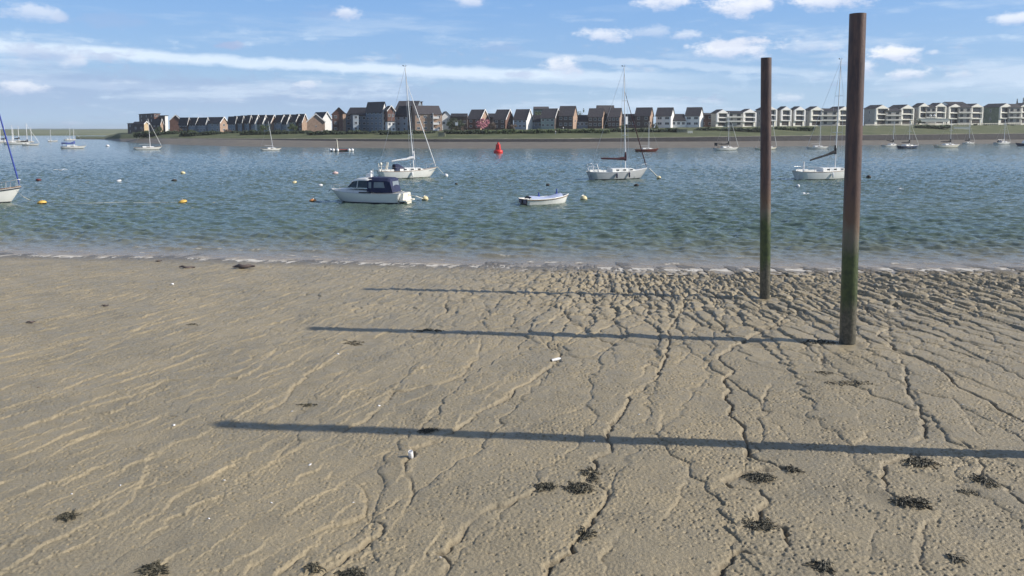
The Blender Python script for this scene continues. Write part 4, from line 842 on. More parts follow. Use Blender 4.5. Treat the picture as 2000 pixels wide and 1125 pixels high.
    if detail:
        rl = MB()
        z, bw = deckat(secs, -Ln*.47); zb = z
        pts = [(-Ln*.33, -B*.42, z+.6), (-Ln*.47, -B*.36, z+.62), (-Ln*.49, 0, z+.62), (-Ln*.47, B*.36, z+.62), (-Ln*.33, B*.42, z+.6)]; rl.tube(pts, .022, n=5)
        for p in pts: rl.tube([p, (p[0], p[1], z-.02)], .018, n=4)
        obj('stern_rail', rl, steel, t); rl = MB(); z2, bw2 = deckat(secs, Ln*.36); bx = bowp.x
        pts = [(Ln*.36, -bw2, z2+.6), (bx-.25, -.18, bowp.z+.62), (bx-.02, 0, bowp.z+.62), (bx-.25, .18, bowp.z+.62), (Ln*.36, bw2, z2+.6)]; rl.tube(pts, .022, n=5)
        for p in pts: rl.tube([p, (p[0]-.1, p[1], p[2]-.62)], .018, n=4)
        obj('pulpit', rl, steel, t); rl = MB()
        for s in (-1, 1):
            pp = []
            for i in range(7):
                x = -Ln*.33+Ln*.69*i/6; z, bw = deckat(secs, x); pp.append((x, s*bw*.97, z+.6)); rl.tube([(x, s*bw*.97, z-.02), (x, s*bw*.97, z+.6)], .014, n=4)
            rl.tube(pp, .009, n=4)
        obj('guard_rail', rl, steel, t)
        co = MB(); z, bw = deckat(secs, -Ln*.36)
        for s in (-1, 1): co.box((-Ln*.36, s*B*.25, z+.12), (Ln*.2, .14, .34))
        obj('cockpit_coaming', co, gel, t)
    if hood:
        h = MB(); z, bw = deckat(secs, ca); hs_ = []
        for i, (dx, hh) in enumerate(((-.6, .95), (-.1, 1.0), (.35, .75), (.7, ch+.02))):
            w = B*.28; hs_.append([(ca+dx, -w, z+ch*.3), (ca+dx, -w*.95, z+hh*.8), (ca+dx, -w*.6, z+hh), (ca+dx, w*.6, z+hh), (ca+dx, w*.95, z+hh*.8), (ca+dx, w, z+ch*.3)])
        h.loft(hs_, caps=False); obj('spray_hood', h, hood, t)
    if radar: q = MB(); p = bot.lerp(top, radar); q.rev([(0, -.18), (.3, -.16), (.34, 0), (.28, .16), (0, .2)], (p.x+.4, 0, p.z)); q.box((p.x+.12, 0, p.z-.15), (.5, .12, .06)); obj('radar_dome', q, whitep, t)
    if bimini:
        q = MB(); z, bw = deckat(secs, -Ln*.4); q.box((-Ln*.36, 0, z+1.55), (1.6, B*.6, .12)); q.box((-Ln*.44, 0, z+1.1), (.08, B*.55, .8))
        for s in (-1, 1): q.tube([(-Ln*.36+.7, s*B*.28, z), (-Ln*.36+.7, s*B*.28, z+1.5)], .03, n=4); q.tube([(-Ln*.44, s*B*.28, z), (-Ln*.44, s*B*.28, z+1.5)], .03, n=4)
        obj('canopy', q, bimini, t)
    ru = MB(); ru.box((-Ln*.49, 0, .1), (.25, .06, fs*1.3)); obj('rudder', ru, hm, t)
    return t, Ln, B, secs, base, ya
# the three big yachts
r1 = sailboat(740, 853, 348, 808, 133, 794, 'white yacht behind the motor cruiser, white furled sail and white boom cover', yaw=26, cover=whitep, furl=whitep, stay=.86, hood=navy, fs=.98, boomlen=.38, boomlift=.35, boomz=.38)
# self steering gear and stern arch on that yacht
g = MB(); Ln = r1[1]; g.tube([(-Ln*.46, -.5, .9), (-Ln*.47, -.5, 1.9)], .05, n=6); g.tube([(-Ln*.46, .4, .9), (-Ln*.48, .4, 2.0)], .05, n=6); g.rev([(0, 0), (.16, .05), (.18, .25), (.1, .4), (0, .42)], (-Ln*.47, -.5, 1.75)); obj('stern_arch', g, cream, r1[0])
g = MB(); g.tube([(-Ln*.36, -.2, 1.1), (-Ln*.34, -.2, 2.15)], .09, n=6); g.tube([(-Ln*.36, .5, 1.1), (-Ln*.34, .2, 2.15)], .09, n=6); obj('boom_crutch', g, cream, r1[0])
r2 = sailboat(1146, 1270, 350, 1222, 133, 1217, 'grey sided yacht with a maroon boom cover and a dark furled foresail', yaw=20, hm=greyhull, cover=maroon, furl=maroon, stay=.78, fs=1.0, boomlen=.42, boomlift=-.18, boomz=.33)
g = MB(); Ln = r2[1]; z = 1.0
for s in (-1, 1): g.tube([(-Ln*.47, s*.8, z), (-Ln*.49, s*.8, z+1.0), (-Ln*.42, s*.8, z+1.05), (-Ln*.38, s*.8, z)], .05, n=6)
g.tube([(-Ln*.49, -.8, z+1.0), (-Ln*.49, .8, z+1.0)], .05, n=6); obj('stern_gantry', g, whitep, r2[0])
g = MB(); mh = CH+120/F*98; g.box((1.0, -.10, zAt(235, 100)), (.35, .25, 1.0)); obj('radar_reflector', g, whitep, r2[0])
r3 = sailboat(1546, 1685, 350, 1632, 119, 1638, 'white racing yacht with a steeply sloping black boom cover, partly behind the nearer post', yaw=18, cover=blackc, stay=.9, fs=1.05, boomlen=.42, boomlift=.95, boomz=.72)
g = MB(); Ln = r3[1]; g.tube([(-Ln*.40, 0, 1.1), (-Ln*.40, 0, 2.3)], .10, n=6); obj('outboard_bracket', g, whitep, r3[0])
for r_, xs_ in ((r1, (.02,)), (r2, (-.12, .10)), (r3, (-.05,))):
    for q in xs_:
        x = r_[1]*q; z, bw = deckat(r_[3], x)
        for s in (-1, 1): f_ = MB(); f_.rev([(0, -.34), (.08, -.30), (.11, -.15), (.11, .15), (.08, .3), (.03, .36)], (x, s*(bw+.10), z-.42), n=10); f_.tube([(x, s*(bw+.10), z-.1), (x, s*bw, z+.55)], .012, n=4); obj('fender', f_, navy if r_ is r2 else whitep, r_[0])
# far boats
fb_ = [
 (265, 313, 292.5, 293, 232, 291, 'small white sloop, first one in front of the left end of the far shore', dict(yaw=25, furl=gel)),
 (511, 548, 294, 533, 237, 526, 'small white sloop with a noticeably leaning mast below the white gabled terrace', dict(yaw=30, forestay=False)),
 (1240, 1288, 296, 1267, 236, 1267, 'low sloop with a dark red bottom right of the maroon covered yacht', dict(yaw=10, af=redant, hm=redant, fs=.7)),
 (1392, 1446, 293.5, 1423, 219, 1423, 'white yacht with a black sail cover and stern canopy left of the farther post', dict(yaw=18, cover=blackc, furl=gel, bimini=blackc)),
 (1473, 1520, 292.5, 1503, 215, 1504, 'cream bowed yacht half hidden behind the farther post', dict(yaw=15, hm=cream, furl=gel)),
 (1575, 1620, 291, 1601, 212, 1602, 'pale sloop with a red waterline between the posts', dict(yaw=10, af=redant, hm=gel, fs=.7, forestay=False)),
 (1719, 1757, 286.5, 1746, 237, 1747, 'white sloop with a raised black cover behind the dark blue hull', dict(yaw=25, cover=blackc, boomlift=-.7, boomlen=.5)),
 (1748, 1803, 290, 1776, 233, 1775, 'dark blue hulled yacht with white deck right of the nearer post', dict(yaw=28, hm=blueh, cover=blackc, furl=gel)),
 (1822, 1880, 288.5, 1857, 231, 1857, 'cream yacht with a long raised bow in the right group', dict(yaw=15, hm=cream, cover=blackc)),
 (1878, 1908, 281.5, 1893, 240, 1892, 'small white sloop farther off behind the cream yacht', dict(yaw=20, furl=gel, cover=blackc)),
 (1937, 1980, 282, 1962, 232, 1962, 'white sloop with a blue canvas stern near the right edge', dict(yaw=22, furl=gel, hood=navy, cover=None)),
 (123, 165, 290, 145, 252, 145, 'white boat with a blue cover behind it at the left, nearest of its pair', dict(yaw=25, bimini=bluec, cover=bluec, boomlen=.5)),
 (128, 146, 274, 137, 250, 137, 'small white sloop directly behind the blue covered boat', dict(yaw=40)),
 (96, 111, 276.5, 98, 253, 98, 'small white ketch rigged boat between the left cluster and the blue covered boat', dict(yaw=40))]
for (a, b, w, mp, mt, mtp, lab, kw) in fb_:
    sailboat(a, b, w, mp, mt, mtp, lab, detail=False, **kw)
for (a, b, w, mp, mt, lab) in [(-14, 12, 279, 1, 243, 'cluster boat cut by the left edge of the view'), (2, 26, 277.5, 11, 246, 'second boat from the left in the far left cluster'), (12, 58, 282, 27, 244, 'long white hull in front of the far left cluster'), (22, 40, 277, 22, 250, 'short masted boat in the middle of the far left cluster'),
  (32, 52, 276.5, 38, 246, 'white boat right of the middle of the far left cluster'), (46, 75, 284, 54, 240, 'rightmost long white boat of the far left cluster, with the tallest mast'), (48, 66, 278, 61, 249, 'small grey boat tucked behind the tallest mast of the far left cluster')]:
    sailboat(a, b, w, mp, mt, mp-.5, lab, detail=False, yaw=20, group='cluster of boats at the far left', forestay=(mp in (54,)), furl=gel if mp == 54 else None, cover=blackc if mp in (11, 54, 38) else None)
# yacht cut by the left edge: hull bow with blue furled sail
r4 = sailboat(-122, 33, 398, -45, -70, -52, 'white yacht bow with a blue furled foresail entering at the left edge', yaw=14, furl=bluec, stay=.93, fs=1.05, fbk=1.0, cover=bluec)
s_ = MB(); secs = r4[3]
for e in (0, -1): s_.tube([Vector(q[e])+Vector((0, (-.02 if e == 0 else .02), -.10)) for q in secs], .045, n=5)
obj('dark_stripe', s_, antif, r4[0])

# motor cruiser
def cruiser():
    b = AtZ(718, 397, 0); b = AtY(718, 397, b.y+1.0); b.z = 0; Y = b.y; Ln = (793-643)/F*Y*1.03; ya = math.radians(14)
    t = thing('motor_boat', 'white motor cruiser with a navy canvas cockpit cover', 'motor boat', b, math.pi-ya)   # bow points to the left and slightly towards us
    tab = ([0, .2, .45, .7, .85, .95, 1], [.86, .93, 1, .92, .70, .38, .04]); B = 2.6
    secs = hull(t, Ln, B, .90, 1.12, gel, rail=alu, tab=tab, ch=.86, wl1=.84, wl0=.04, dr=.3, stern0=.0)
    K = lambda px: -(px-718)/F*Y/math.cos(ya)      # photo column -> local x (bow positive)
    # coachroof
    c = MB(); cs = []
    for px, h, w in ((735, .30, .92), (700, .30, .90), (680, .28, .80), (662, .18, .52), (650, .04, .2)):
        x = K(px); z, bw = deckat(secs, x); cs.append([(x, -w, z-.08), (x, -w*.92, z+h*.8), (x, -w*.6, z+h), (x, w*.6, z+h), (x, w*.92, z+h*.8), (x, w, z-.08)])
    c.loft(cs, smooth=True); obj('coachroof', c, gel, t)
    # wheelhouse glazing and roof
    g = MB(); zt = 2.03; zb = 1.36; gs = [(K(730), .98, zb, zt), (K(702), .96, zb, zt-.02), (K(696), .90, zb, zt-.14), (K(684), .80, zb, zb+.04)]
    g.loft([[(x, -w, a), (x, -w*.9, c_), (x, w*.9, c_), (x, w, a)] for x, w, a, c_ in gs], smooth=False); obj('windscreen', g, dkwin, t)
    r = MB(); rs = [(K(736), .98, zt-.02, .20), (K(722), .98, zt-.02, .24), (K(708), .95, zt-.04, .22), (K(698), .88, zt-.12, .16), (K(691), .82, zt-.22, .08)]
    r.loft([[(x, -w, z), (x, -w*.97, z+h*.6), (x, -w*.7, z+h), (x, w*.7, z+h), (x, w*.97, z+h*.6), (x, w, z)] for x, w, z, h in rs]); obj('roof', r, gel, t)
    p = MB()
    for s in (-1, 1):
        p.tube([(K(684), s*.82, zb), (K(697), s*.90, zt-.1)], .04, n=5); p.tube([(K(706), s*.96, zb), (K(708), s*.9, zt)], .035, n=5)
    obj('windscreen_frame', p, whitep, t)
    # canvas
    cv = MB(); cc = [(K(727), 1.0, 1.05, 2.22), (K(732), 1.04, 1.0, 2.28), (K(750), 1.06, .98, 2.27), (K(768), 1.05, .98, 2.24), (K(773), 1.02, .98, 2.15), (K(778), 1.0, 1.0, 1.25)]
    cv.loft([[(x, -w, a), (x, -w*.97, c_-.25), (x, -w*.8, c_), (x, 0, c_+.05), (x, w*.8, c_), (x, w*.97, c_-.25), (x, w, a)] for x, w, a, c_ in cc], smooth=False); ca = obj('cockpit_cover', cv, navy, t)
    cw = MB()
    for s in (-1, 1):
        x0, x1 = K(763), K(741); q = [(x0, s*1.075, 1.40), (x1, s*1.075, 1.40), (x1-.03, s*1.065, 1.90), (x0+.12, s*1.065, 1.90)]; cw.add(q+[(a, y-s*.04, z) for a, y, z in q], [(0, 1, 2, 3), (7, 6, 5, 4), (0, 4, 5, 1), (2, 6, 7, 3), (0, 3, 7, 4), (1, 5, 6, 2)])
        q = [(K(736), s*1.07, 1.35), (K(730.5), s*1.05, 1.35), (K(730.5), s*1.04, 1.88), (K(736), s*1.06, 1.88)]; cw.add(q+[(a, y-s*.04, z) for a, y, z in q], [(0, 1, 2, 3), (7, 6, 5, 4), (0, 4, 5, 1), (2, 6, 7, 3), (0, 3, 7, 4), (1, 5, 6, 2)])
    q = [(K(776.8), -.7, 1.40), (K(776.8), .7, 1.40), (K(775.2), .65, 1.95), (K(775.2), -.65, 1.95)]; cw.add(q, [(0, 1, 2, 3)])
    obj('clear_window', cw, mat('clear vinyl', (.22, .26, .30), .15, .1), ca)
    # stern
    s_ = MB(); xs = -Ln/2; s_.box((xs-.10, 0, .60), (.34, 2.05, .66), taper=.8); s_.box((xs-.26, 0, .28), (.62, 2.1, .12)); s_.box((xs-.42, .0, .12), (.10, 1.0, .25)); obj('swim_platform', s_, cream, t)
    for s in (-1, 1): st = MB(); st.box((K(726), s*(1.3), .97), (1.2, .06, .10)); obj('side_vent', st, blackc, t)
    rl = MB()
    for s in (-1, 1):
        pp = []
        for px in (700, 685, 670, 655, 646):
            x = K(px); z, bw = deckat(secs, x); pp.append((x, s*bw*.9, z+.42)); rl.tube([(x, s*bw*.9, z), (x, s*bw*.9, z+.42)], .014, n=4)
        rl.tube(pp, .018, n=5)
    obj('bow_rail', rl, steel, t)
    an = MB(); an.box((K(724), .2, 2.42), (.45, .35, .32)); an.tube([(K(727), -.3, 2.25), (K(727), -.3, 3.0)], .025, n=5); an.rev([(0, 0), (.12, .02), (.12, .2), (0, .26)], (K(723), -.3, 2.6)); an.tube([(K(723), -.3, 2.2), (K(723), -.3, 2.6)], .05, n=6); obj('roof_gear', an, whitep, t)
    f = MB(); z, bw = deckat(secs, K(655)); 
    ab = MB(); ab.tube([(K(648), 0, z+.02), (K(640), 0, z+.05), (K(637), 0, z-.18)], .05, n=6); obj('anchor', ab, steel, t)
cruiser()
# open day boat
def dayboat():
    b = AtZ(1066, 399, 0); b = AtY(1066, 399, b.y+.5); b.z = 0; Y = b.y; ya = math.radians(28); Ln = (1118-1014)/F*Y/(math.cos(ya)+.28*math.sin(ya)); B = 1.9
    t = thing('rowing_boat', 'white open clinker boat with a pale blue cover and dark transom', 'open boat', b, ya)
    tab = ([0, .15, .35, .6, .8, .93, 1], [.80, .92, 1, .95, .68, .34, .03]); secs = hull_secs(Ln, B, .52, .78, tab=tab, wl0=.02, wl1=.93, ch=.84, dr=.22); h = MB(); h.loft(secs, mf=[0]*4+[1]*4+[0]*4, m=2); obj('hull', h, [gel, antif, brickd], t)
    st = MB()
    for e, s in ((0, -1), (-1, 1)):
        st.tube([Vector(q[e])+Vector((0, s*.03, 0)) for q in secs], .045, n=6)
    obj('gunwale', st, gel, t); lo = MB()
    for e, s in ((1, -1), (-2, 1)): lo.tube([Vector(q[e])+Vector((0, s*.025, -.02)) for q in secs], .03, n=5)
    obj('rubbing_strake', lo, wood, t)
    c = MB(); cs = []
    for q in secs[2:15]:
        a = Vector(q[0]); u = abs(a.y)*.9; i = (a.x+Ln/2)/Ln; r = .17+.10*math.sin(i*9); cs.append([(a.x, -u, a.z-.03), (a.x, -u*.6, a.z+r*.7), (a.x, 0, a.z+r), (a.x, u*.6, a.z+r*.7), (a.x, u, a.z-.03)])
    c.loft(cs, caps=False); obj('cover', c, mat('pale blue tarpaulin', (.42, .48, .66), .6, .15, 5), t)
    for x, hh in ((-Ln*.10, .28), (Ln*.30, .40)):
        z, _ = deckat(secs, x); p = MB(); p.tube([(x, .45, z), (x, .45, z+.15), (x, .45, z+.2+hh)], [.05, .06, .045], n=6); p.box((x, .45, z+.18), (.16, .14, .14)); obj('post', p, bluec, t)
    tr = MB(); x = secs[0][0][0]
    for y in (-.4, .4): tr.box((x-.03, y, .30), (.05, .5, .28))
    obj('transom_panel', tr, mat('grey purple paint', (.16, .14, .18), .6, .2), t)
    th = MB(); z, bw = deckat(secs, -Ln*.42); th.box((-Ln*.43, 0, z-.12), (.28, bw*1.8, .05)); obj('thwart', th, wood, t)
dayboat()
# work raft with fenders and short mast
def raft():
    b = AtZ(667, 296, 0); Y = b.y; t = thing('rowing_boat', 'long low dark skiff hung with white fenders and a short pale mast', 'open boat', b, math.radians(6)); Ln = 45/F*Y
    secs = hull_secs(Ln, 1.7, .45, .6, dr=.2); h = MB(); h.loft(secs, m=0); obj('hull', h, [brickd], t)
    d = MB(); d.loft([[(q[0][0], q[0][1]*.96, q[0][2]-.05), (q[0][0], -q[0][1]*.96, q[0][2]-.05)] for q in secs], caps=False); obj('deck', d, wood, t)
    m = MB(); m.tube([(-Ln*.15, 0, .3), (-Ln*.19, 0, 3.6)], [.16, .10], n=6); obj('mast', m, cream, t); s = MB(); s.tube([(-Ln*.30, 0, .3), (-Ln*.20, 0, 1.9), (-Ln*.18, 0, 3.4)], .07, n=5); obj('stay', s, wood, t)
    for x in (-.46, -.33, -.15, .34, .47):
        f = MB(); f.rev([(0, -.5), (.28, -.42), (.42, -.1), (.40, .25), (.2, .45), (0, .5)], (Ln*x, -.85 if abs(x) < .45 else -.3, .42)); obj('fender', f, whitep, t)
    c = MB(); c.box((Ln*.1, 0, .62), (Ln*.42, .5, .22)); obj('thwart', c, mat('faded red', (.45, .12, .10), .7, .2), t)
raft()
def darkboat():
    b = AtZ(2003, 285, 0); Y = b.y; t = thing('motor_boat', 'dark hulled motor boat cut by the right edge', 'motor boat', b, math.pi-.3); Ln = 36/F*Y; secs = hull(t, Ln, 2.6, .9, 1.2, blueh)
    c = MB(); c.loft([[(x, -.9, .8), (x, -.8, h), (x, .8, h), (x, .9, .8)] for x, h in ((-Ln*.2, 2.3), (Ln*.06, 2.3), (Ln*.16, 1.2))], smooth=False); obj('cabin', c, gel, t); w = MB(); w.loft([[(x, -.91, 1.4), (x, -.86, h), (x, .86, h), (x, .91, 1.4)] for x, h in ((-Ln*.12, 2.0), (Ln*.05, 2.0), (Ln*.13, 1.42))], smooth=False); obj('window', w, dkwin, t)
darkboat()
# ------------------------------------------------------------------ buoys
def navbuoy():
    b = AtZ(973, 299, 0); Y = b.y; s = 18/F*Y; t = thing('channel_buoy', 'large red channel marker buoy in mid water before the far mudflat', 'buoy', b)
    red = mat('marker red', (.62, .025, .02), .45, .12); r = s/2
    m = MB(); m.rev([(0, -.4), (r*.85, -.4), (r, 0), (r, .62), (r*.85, .85), (r*.5, .95), (0, .97)], n=20); obj('float', m, red, t)
    w = MB(); hh = 20/F*Y
    for k in range(4):
        a = k*math.pi/2+.5; w.tube([(r*.6*math.cos(a), r*.6*math.sin(a), .9), (r*.46*math.cos(a), r*.46*math.sin(a), hh*.86)], .10, n=6)
    w.rev([(r*.56, 1.0), (r*.46, hh*.82), (r*.42, hh*.86), (0, hh*.86)], n=12); obj('tower', w, red, t)
    c = MB(); c.rev([(r*.26, hh*.86), (r*.26, hh+.1), (0, hh+.1)], n=12); obj('topmark', c, red, t); l = MB(); l.tube([(0, 0, hh+.05), (0, 0, hh+.35)], .06, n=5); l.tube([(.3, 0, .9), (.55, 0, hh*.9)], .05, n=4); obj('ladder', l, redant, t)
navbuoy()
ybuoy = mat('faded yellow buoy', (.72, .46, .10), .5, .2, 6); cbuoy = mat('cream buoy', (.72, .62, .36), .5, .15, 6); dbuoy = mat('dark weedy buoy', (.04, .035, .03), .7, .4, 6); pbuoy = mat('pale pink buoy', (.62, .45, .42), .6, .2, 6)
orb = mat('orange buoy', (.70, .30, .10), .5, .2, 6)
def buoy(px, py, w, m, label, flat=.85, ring=True, cat='buoy', dark=True, lift=.25):
    b = AtZ(px, py, 0); Y = b.y; r = w/F*Y/2; t = thing('mooring_buoy', label, cat, b, 0, 'mooring buoys')
    t.rotation_euler = (random.uniform(-.25, .25), random.uniform(-.25, .25), 0); mb = MB(); P = []
    for i in range(13): a = -math.pi/2+math.pi*i/12; P.append((r*math.cos(a), r*flat*math.sin(a)+r*flat*lift*1.6))
    mb.rev(P, n=18); 
    if dark: 
        for i, f in enumerate(mb.f):
            if sum(mb.v[k][2] for k in f)/4 < r*flat*.10: mb.m[i] = 1
    obj('float', mb, [m, dbuoy], t)
    if ring:
        rg = MB(); z = r*flat*(1+lift*1.6); pts = [(r*.22*math.cos(a), 0, z+r*.1+r*.22*math.sin(a)) for a in [2*math.pi*i/10 for i in range(11)]]; rg.tube(pts, r*.06, n=5, cap=False); obj('ring', rg, steel, t)
    return b, r
for a in [(82, 398, 17, ybuoy, 'faded yellow buoy right of the bow at the left edge', .55), (357, 396, 17, ybuoy, 'yellow buoy midway between the left edge and the motor cruiser', .5), (611, 393, 14, orb, 'tan buoy just left of the motor cruiser', .5), (830, 391, 13, cbuoy, 'cream and orange buoy off the stern of the motor cruiser', .95),
 (1140, 391, 14, cbuoy, 'round cream buoy ahead of the open boat with the blue cover', .95), (1287, 349, 9, cbuoy, 'cream buoy under the bow of the maroon covered yacht', .9), (871, 344.5, 8, whitep, 'small round white buoy off the bow of the white yacht', .95), (1697, 347.5, 9, dbuoy, 'dark buoy just right of the nearer post', .9), (1558, 365, 7, whitep, 'white oval buoy left of the nearer post, under the white racing yacht', 1.1),
 (655, 340, 12, pbuoy, 'pale pink buoy above the motor cruiser bow', .6), (575, 357.5, 10, cbuoy, 'small cream buoy left of the motor cruiser bow', .6), (232, 354, 10, whitep, 'small pale buoy in the left water, left of the dark one', .45), (340, 353.5, 11, dbuoy, 'flat dark buoy beneath the small cream topped one', .45), (357, 339, 9, cbuoy, 'small cream topped buoy above the flat dark buoy', .7),
 (75, 353, 10, mat('dark red buoy', (.11, .02, .02), .6, .3), 'dark red low buoy in the left water', .6), (1070, 362, 8, dbuoy, 'tiny dark buoy above the open boat', .6), (1243, 363, 10, dbuoy, 'dark buoy with white top under the maroon covered yacht', .6), (891, 360.5, 7, dbuoy, 'tiny dark buoy between the cruiser and the open boat', .7), (626, 362.5, 9, whitep, 'flat white buoy by the bow rail of the motor cruiser', .5),
 (210, 285.5, 7, whitep, 'distant white buoy in front of the tip of the far shore', .6)]:
    buoy(*a, ring=a[2] > 10)
def line(pts, label, r=.03, m=rope):
    mb = MB(); mb.tube(pts, r, n=5); o = obj('mooring_rope', mb, m); tag(o, label, 'rope', 'mooring ropes'); return o
def W(px, py, z=0.03): return AtZ(px, py, z)
line([AtY(33, 373, 66), AtY(45, 384, 65), W(58, 391), W(76, 395)], 'pale rope from the bow at the left edge down to its yellow buoy', .03)
line([W(92, 394, .05)]+[W(92+x, 394+1.5*math.sin(x/40)+1.5, .05) for x in range(12, 160, 12)], 'floating rope trailing right from the yellow buoy at the left edge', .018)
line([W(345+0-x, 395+1.6*(x/70)**2*.5, .05) for x in range(0, 90, 12)][::-1], 'floating rope left of the midway yellow buoy', .018)
line([AtY(783, 372, 68), AtY(800, 381, 68), AtY(812, 383, 67.6), W(826, 388, .25)], 'pale rope from the motor cruiser stern to the cream and orange buoy', .04)
line([AtY(853, 325, 104), W(866, 339, .2)], 'short rope from the white yacht bow to the small round white buoy', .04)
line([AtY(1268, 329, 101), AtY(1277, 338, 101), W(1285, 346, .2)], 'thick pale rope from the maroon covered yacht bow to its buoy', .07)
# gulls
def gull(px, py, z, s, rz, label, fly=True):
    b = AtZ(px, py, z); t = thing('gull', label, 'gull', b, rz, 'gulls over the water'); m = MB(); P = [(.22*s, 0, .0), (.1*s, 0, .01), (-.1*s, 0, 0), (-.25*s, 0, .0)]
    m.tube([(.30*s, 0, .03*s), (.24*s, 0, .04*s), (.17*s, 0, .03*s), (.05*s, 0, 0), (-.12*s, 0, 0), (-.3*s, 0, .02*s)], [.01*s, .04*s, .035*s, .075*s, .06*s, .01*s], n=8)
    for q in (-1, 1):
        w = [(.08*s, q*.05*s, .02*s), (.12*s, q*.3*s, .14*s), (.0, q*.62*s, .08*s), (-.06*s, q*.3*s, .12*s), (-.08*s, q*.05*s, .02*s)]
        if not fly: w = [(.08*s, q*.07*s, .03*s), (.0, q*.09*s, .06*s), (-.28*s, q*.04*s, .06*s), (-.2*s, q*.06*s, .0), (-.05*s, q*.08*s, .0)]
        m.add(w+[(a, b_, c-.012*s) for a, b_, c in w], [(0, 1, 2, 3, 4), (9, 8, 7, 6, 5), (0, 5, 6, 1), (1, 6, 7, 2), (2, 7, 8, 3), (3, 8, 9, 4)])
    obj('body', m, whitep, t); k = MB(); k.tube([(.30*s, 0, .03*s), (.36*s, 0, .02*s)], [.012*s, .003*s], n=5); obj('beak', k, ybuoy, t)
gull(1573, 379, .5, 1.0, .3, 'gull with raised wings low over the water left of the nearer post'); gull(1758, 370, .3, 1.1, -.4, 'gull right of the nearer post, wings spread above the water'); gull(118, 333, .35, 1.7, 2.5, 'gull with dark wings over the left water')

# ------------------------------------------------------------------ the steel posts
def postmat():
    m = bpy.data.materials.new('rusty pile with weed'); m.use_nodes = True; t = m.node_tree; b = t.nodes['Principled BSDF']; g = t.nodes.new('ShaderNodeNewGeometry'); sp = t.nodes.new('ShaderNodeSeparateXYZ'); t.links.new(g.outputs['Position'], sp.inputs[0])
    def nz(s, sc=(1, 1, 1), d=6, r=.65):
        mp = t.nodes.new('ShaderNodeMapping'); mp.inputs['Scale'].default_value = sc; t.links.new(g.outputs['Position'], mp.inputs[0]); n = t.nodes.new('ShaderNodeTexNoise'); n.inputs['Scale'].default_value = s; n.inputs['Detail'].default_value = d; n.inputs['Roughness'].default_value = r; t.links.new(mp.outputs[0], n.inputs['Vector']); return n.outputs[0]
    def rng(v, a, c, lo=0., hi=1.):
        n = t.nodes.new('ShaderNodeMapRange'); n.inputs[1].default_value = a; n.inputs[2].default_value = c; n.inputs[3].default_value = lo; n.inputs[4].default_value = hi; t.links.new(v, n.inputs[0]); return n.outputs[0]
    def mixc(f, a, c):
        n = t.nodes.new('ShaderNodeMix'); n.data_type = 'RGBA'; t.links.new(f, n.inputs[0])
        for s, v in ((6, a), (7, c)):
            if isinstance(v, tuple): n.inputs[s].default_value = (*v, 1)
            else: t.links.new(v, n.inputs[s])
        return n.outputs[2]
    def math_(op, a, c):
        n = t.nodes.new('ShaderNodeMath'); n.operation = op
        for i, v in enumerate((a, c)):
            if isinstance(v, float): n.inputs[i].default_value = v
            else: t.links.new(v, n.inputs[i])
        return n.outputs[0]
    z = math_('ADD', sp.outputs[2], math_('MULTIPLY', math_('SUBTRACT', nz(3, (1, 1, .35)), .5), 1.5))
    c = mixc(rng(nz(2.5, (3, 3, .5)), .38, .62), (.056, .036, .037), (.120, .070, .055)); c = mixc(rng(nz(9, (1, 1, .25)), .58, .72, 0, .5), c, (.05, .033, .03))
    c = mixc(rng(z, 4.6, 3.7), c, (.125, .078, .050)); c = mixc(rng(z, 3.8, 3.2), c, (.15, .14, .11)); c = mixc(rng(z, 3.4, 2.9), c, mixc(rng(nz(6), .4, .6), (.030, .048, .018), (.060, .088, .026))); c = mixc(rng(z, 1.6, 1.1), c, mixc(rng(nz(12), .42, .6), (.060, .060, .046), (.13, .12, .09)))
    t.links.new(c, b.inputs['Base Color']); t.links.new(rng(z, 3, 2, .5, .42), b.inputs['Roughness']); bb = t.nodes.new('ShaderNodeBump'); bb.inputs['Strength'].default_value = .5; bb.inputs['Distance'].default_value = .02; t.links.new(nz(18, (1, 1, .5)), bb.inputs['Height']); t.links.new(bb.outputs[0], b.inputs['Normal']); return m
pm = postmat()
def pile(px, pyb, ptx, pty, w, label, base=None, top=None):
    b = base or OnMud(px, pyb); Y = b.y; r = (w/F*Y/2) if w else .19; tp = top or AtY(ptx, pty, Y); h = tp.z-b.z; lean = Vector((tp.x-b.x, 0, h)); mb = MB(); n = 40
    pts = [lean*(i/14)+Vector((0, 0, 0)) for i in range(15)]; pts[0] = Vector((0, 0, -.6)); mb.tube(pts, r, n=n, cap=False)
    e = pts[-1]; ring = [(e.x+r*math.cos(2*math.pi*j/n), e.y+r*math.sin(2*math.pi*j/n), e.z) for j in range(n)]; inn = [(e.x+(r-.025)*math.cos(2*math.pi*j/n), e.y+(r-.025)*math.sin(2*math.pi*j/n), e.z) for j in range(n)]; dn = [(a, b_, c-.5) for a, b_, c in inn]
    mb.add(ring+inn+dn, [(j, (j+1) % n, n+(j+1) % n, n+j) for j in range(n)]+[(n+j, n+(j+1) % n, 2*n+(j+1) % n, 2*n+j) for j in range(n)]); mb.add(dn, [tuple(range(n))])
    o = obj('mooring_post', mb, pm); o.location = b; tag(o, label, 'post', 'rusty steel posts'); return b, h, r
pA = pile(1655, 668, 1675.5, 27, 30.5, 'nearer and taller rusty steel post with bright green weed on its lower part')
pB = pile(1494, 580, 1496.5, 113, 20, 'farther and shorter rusty steel post standing nearer the waterline')
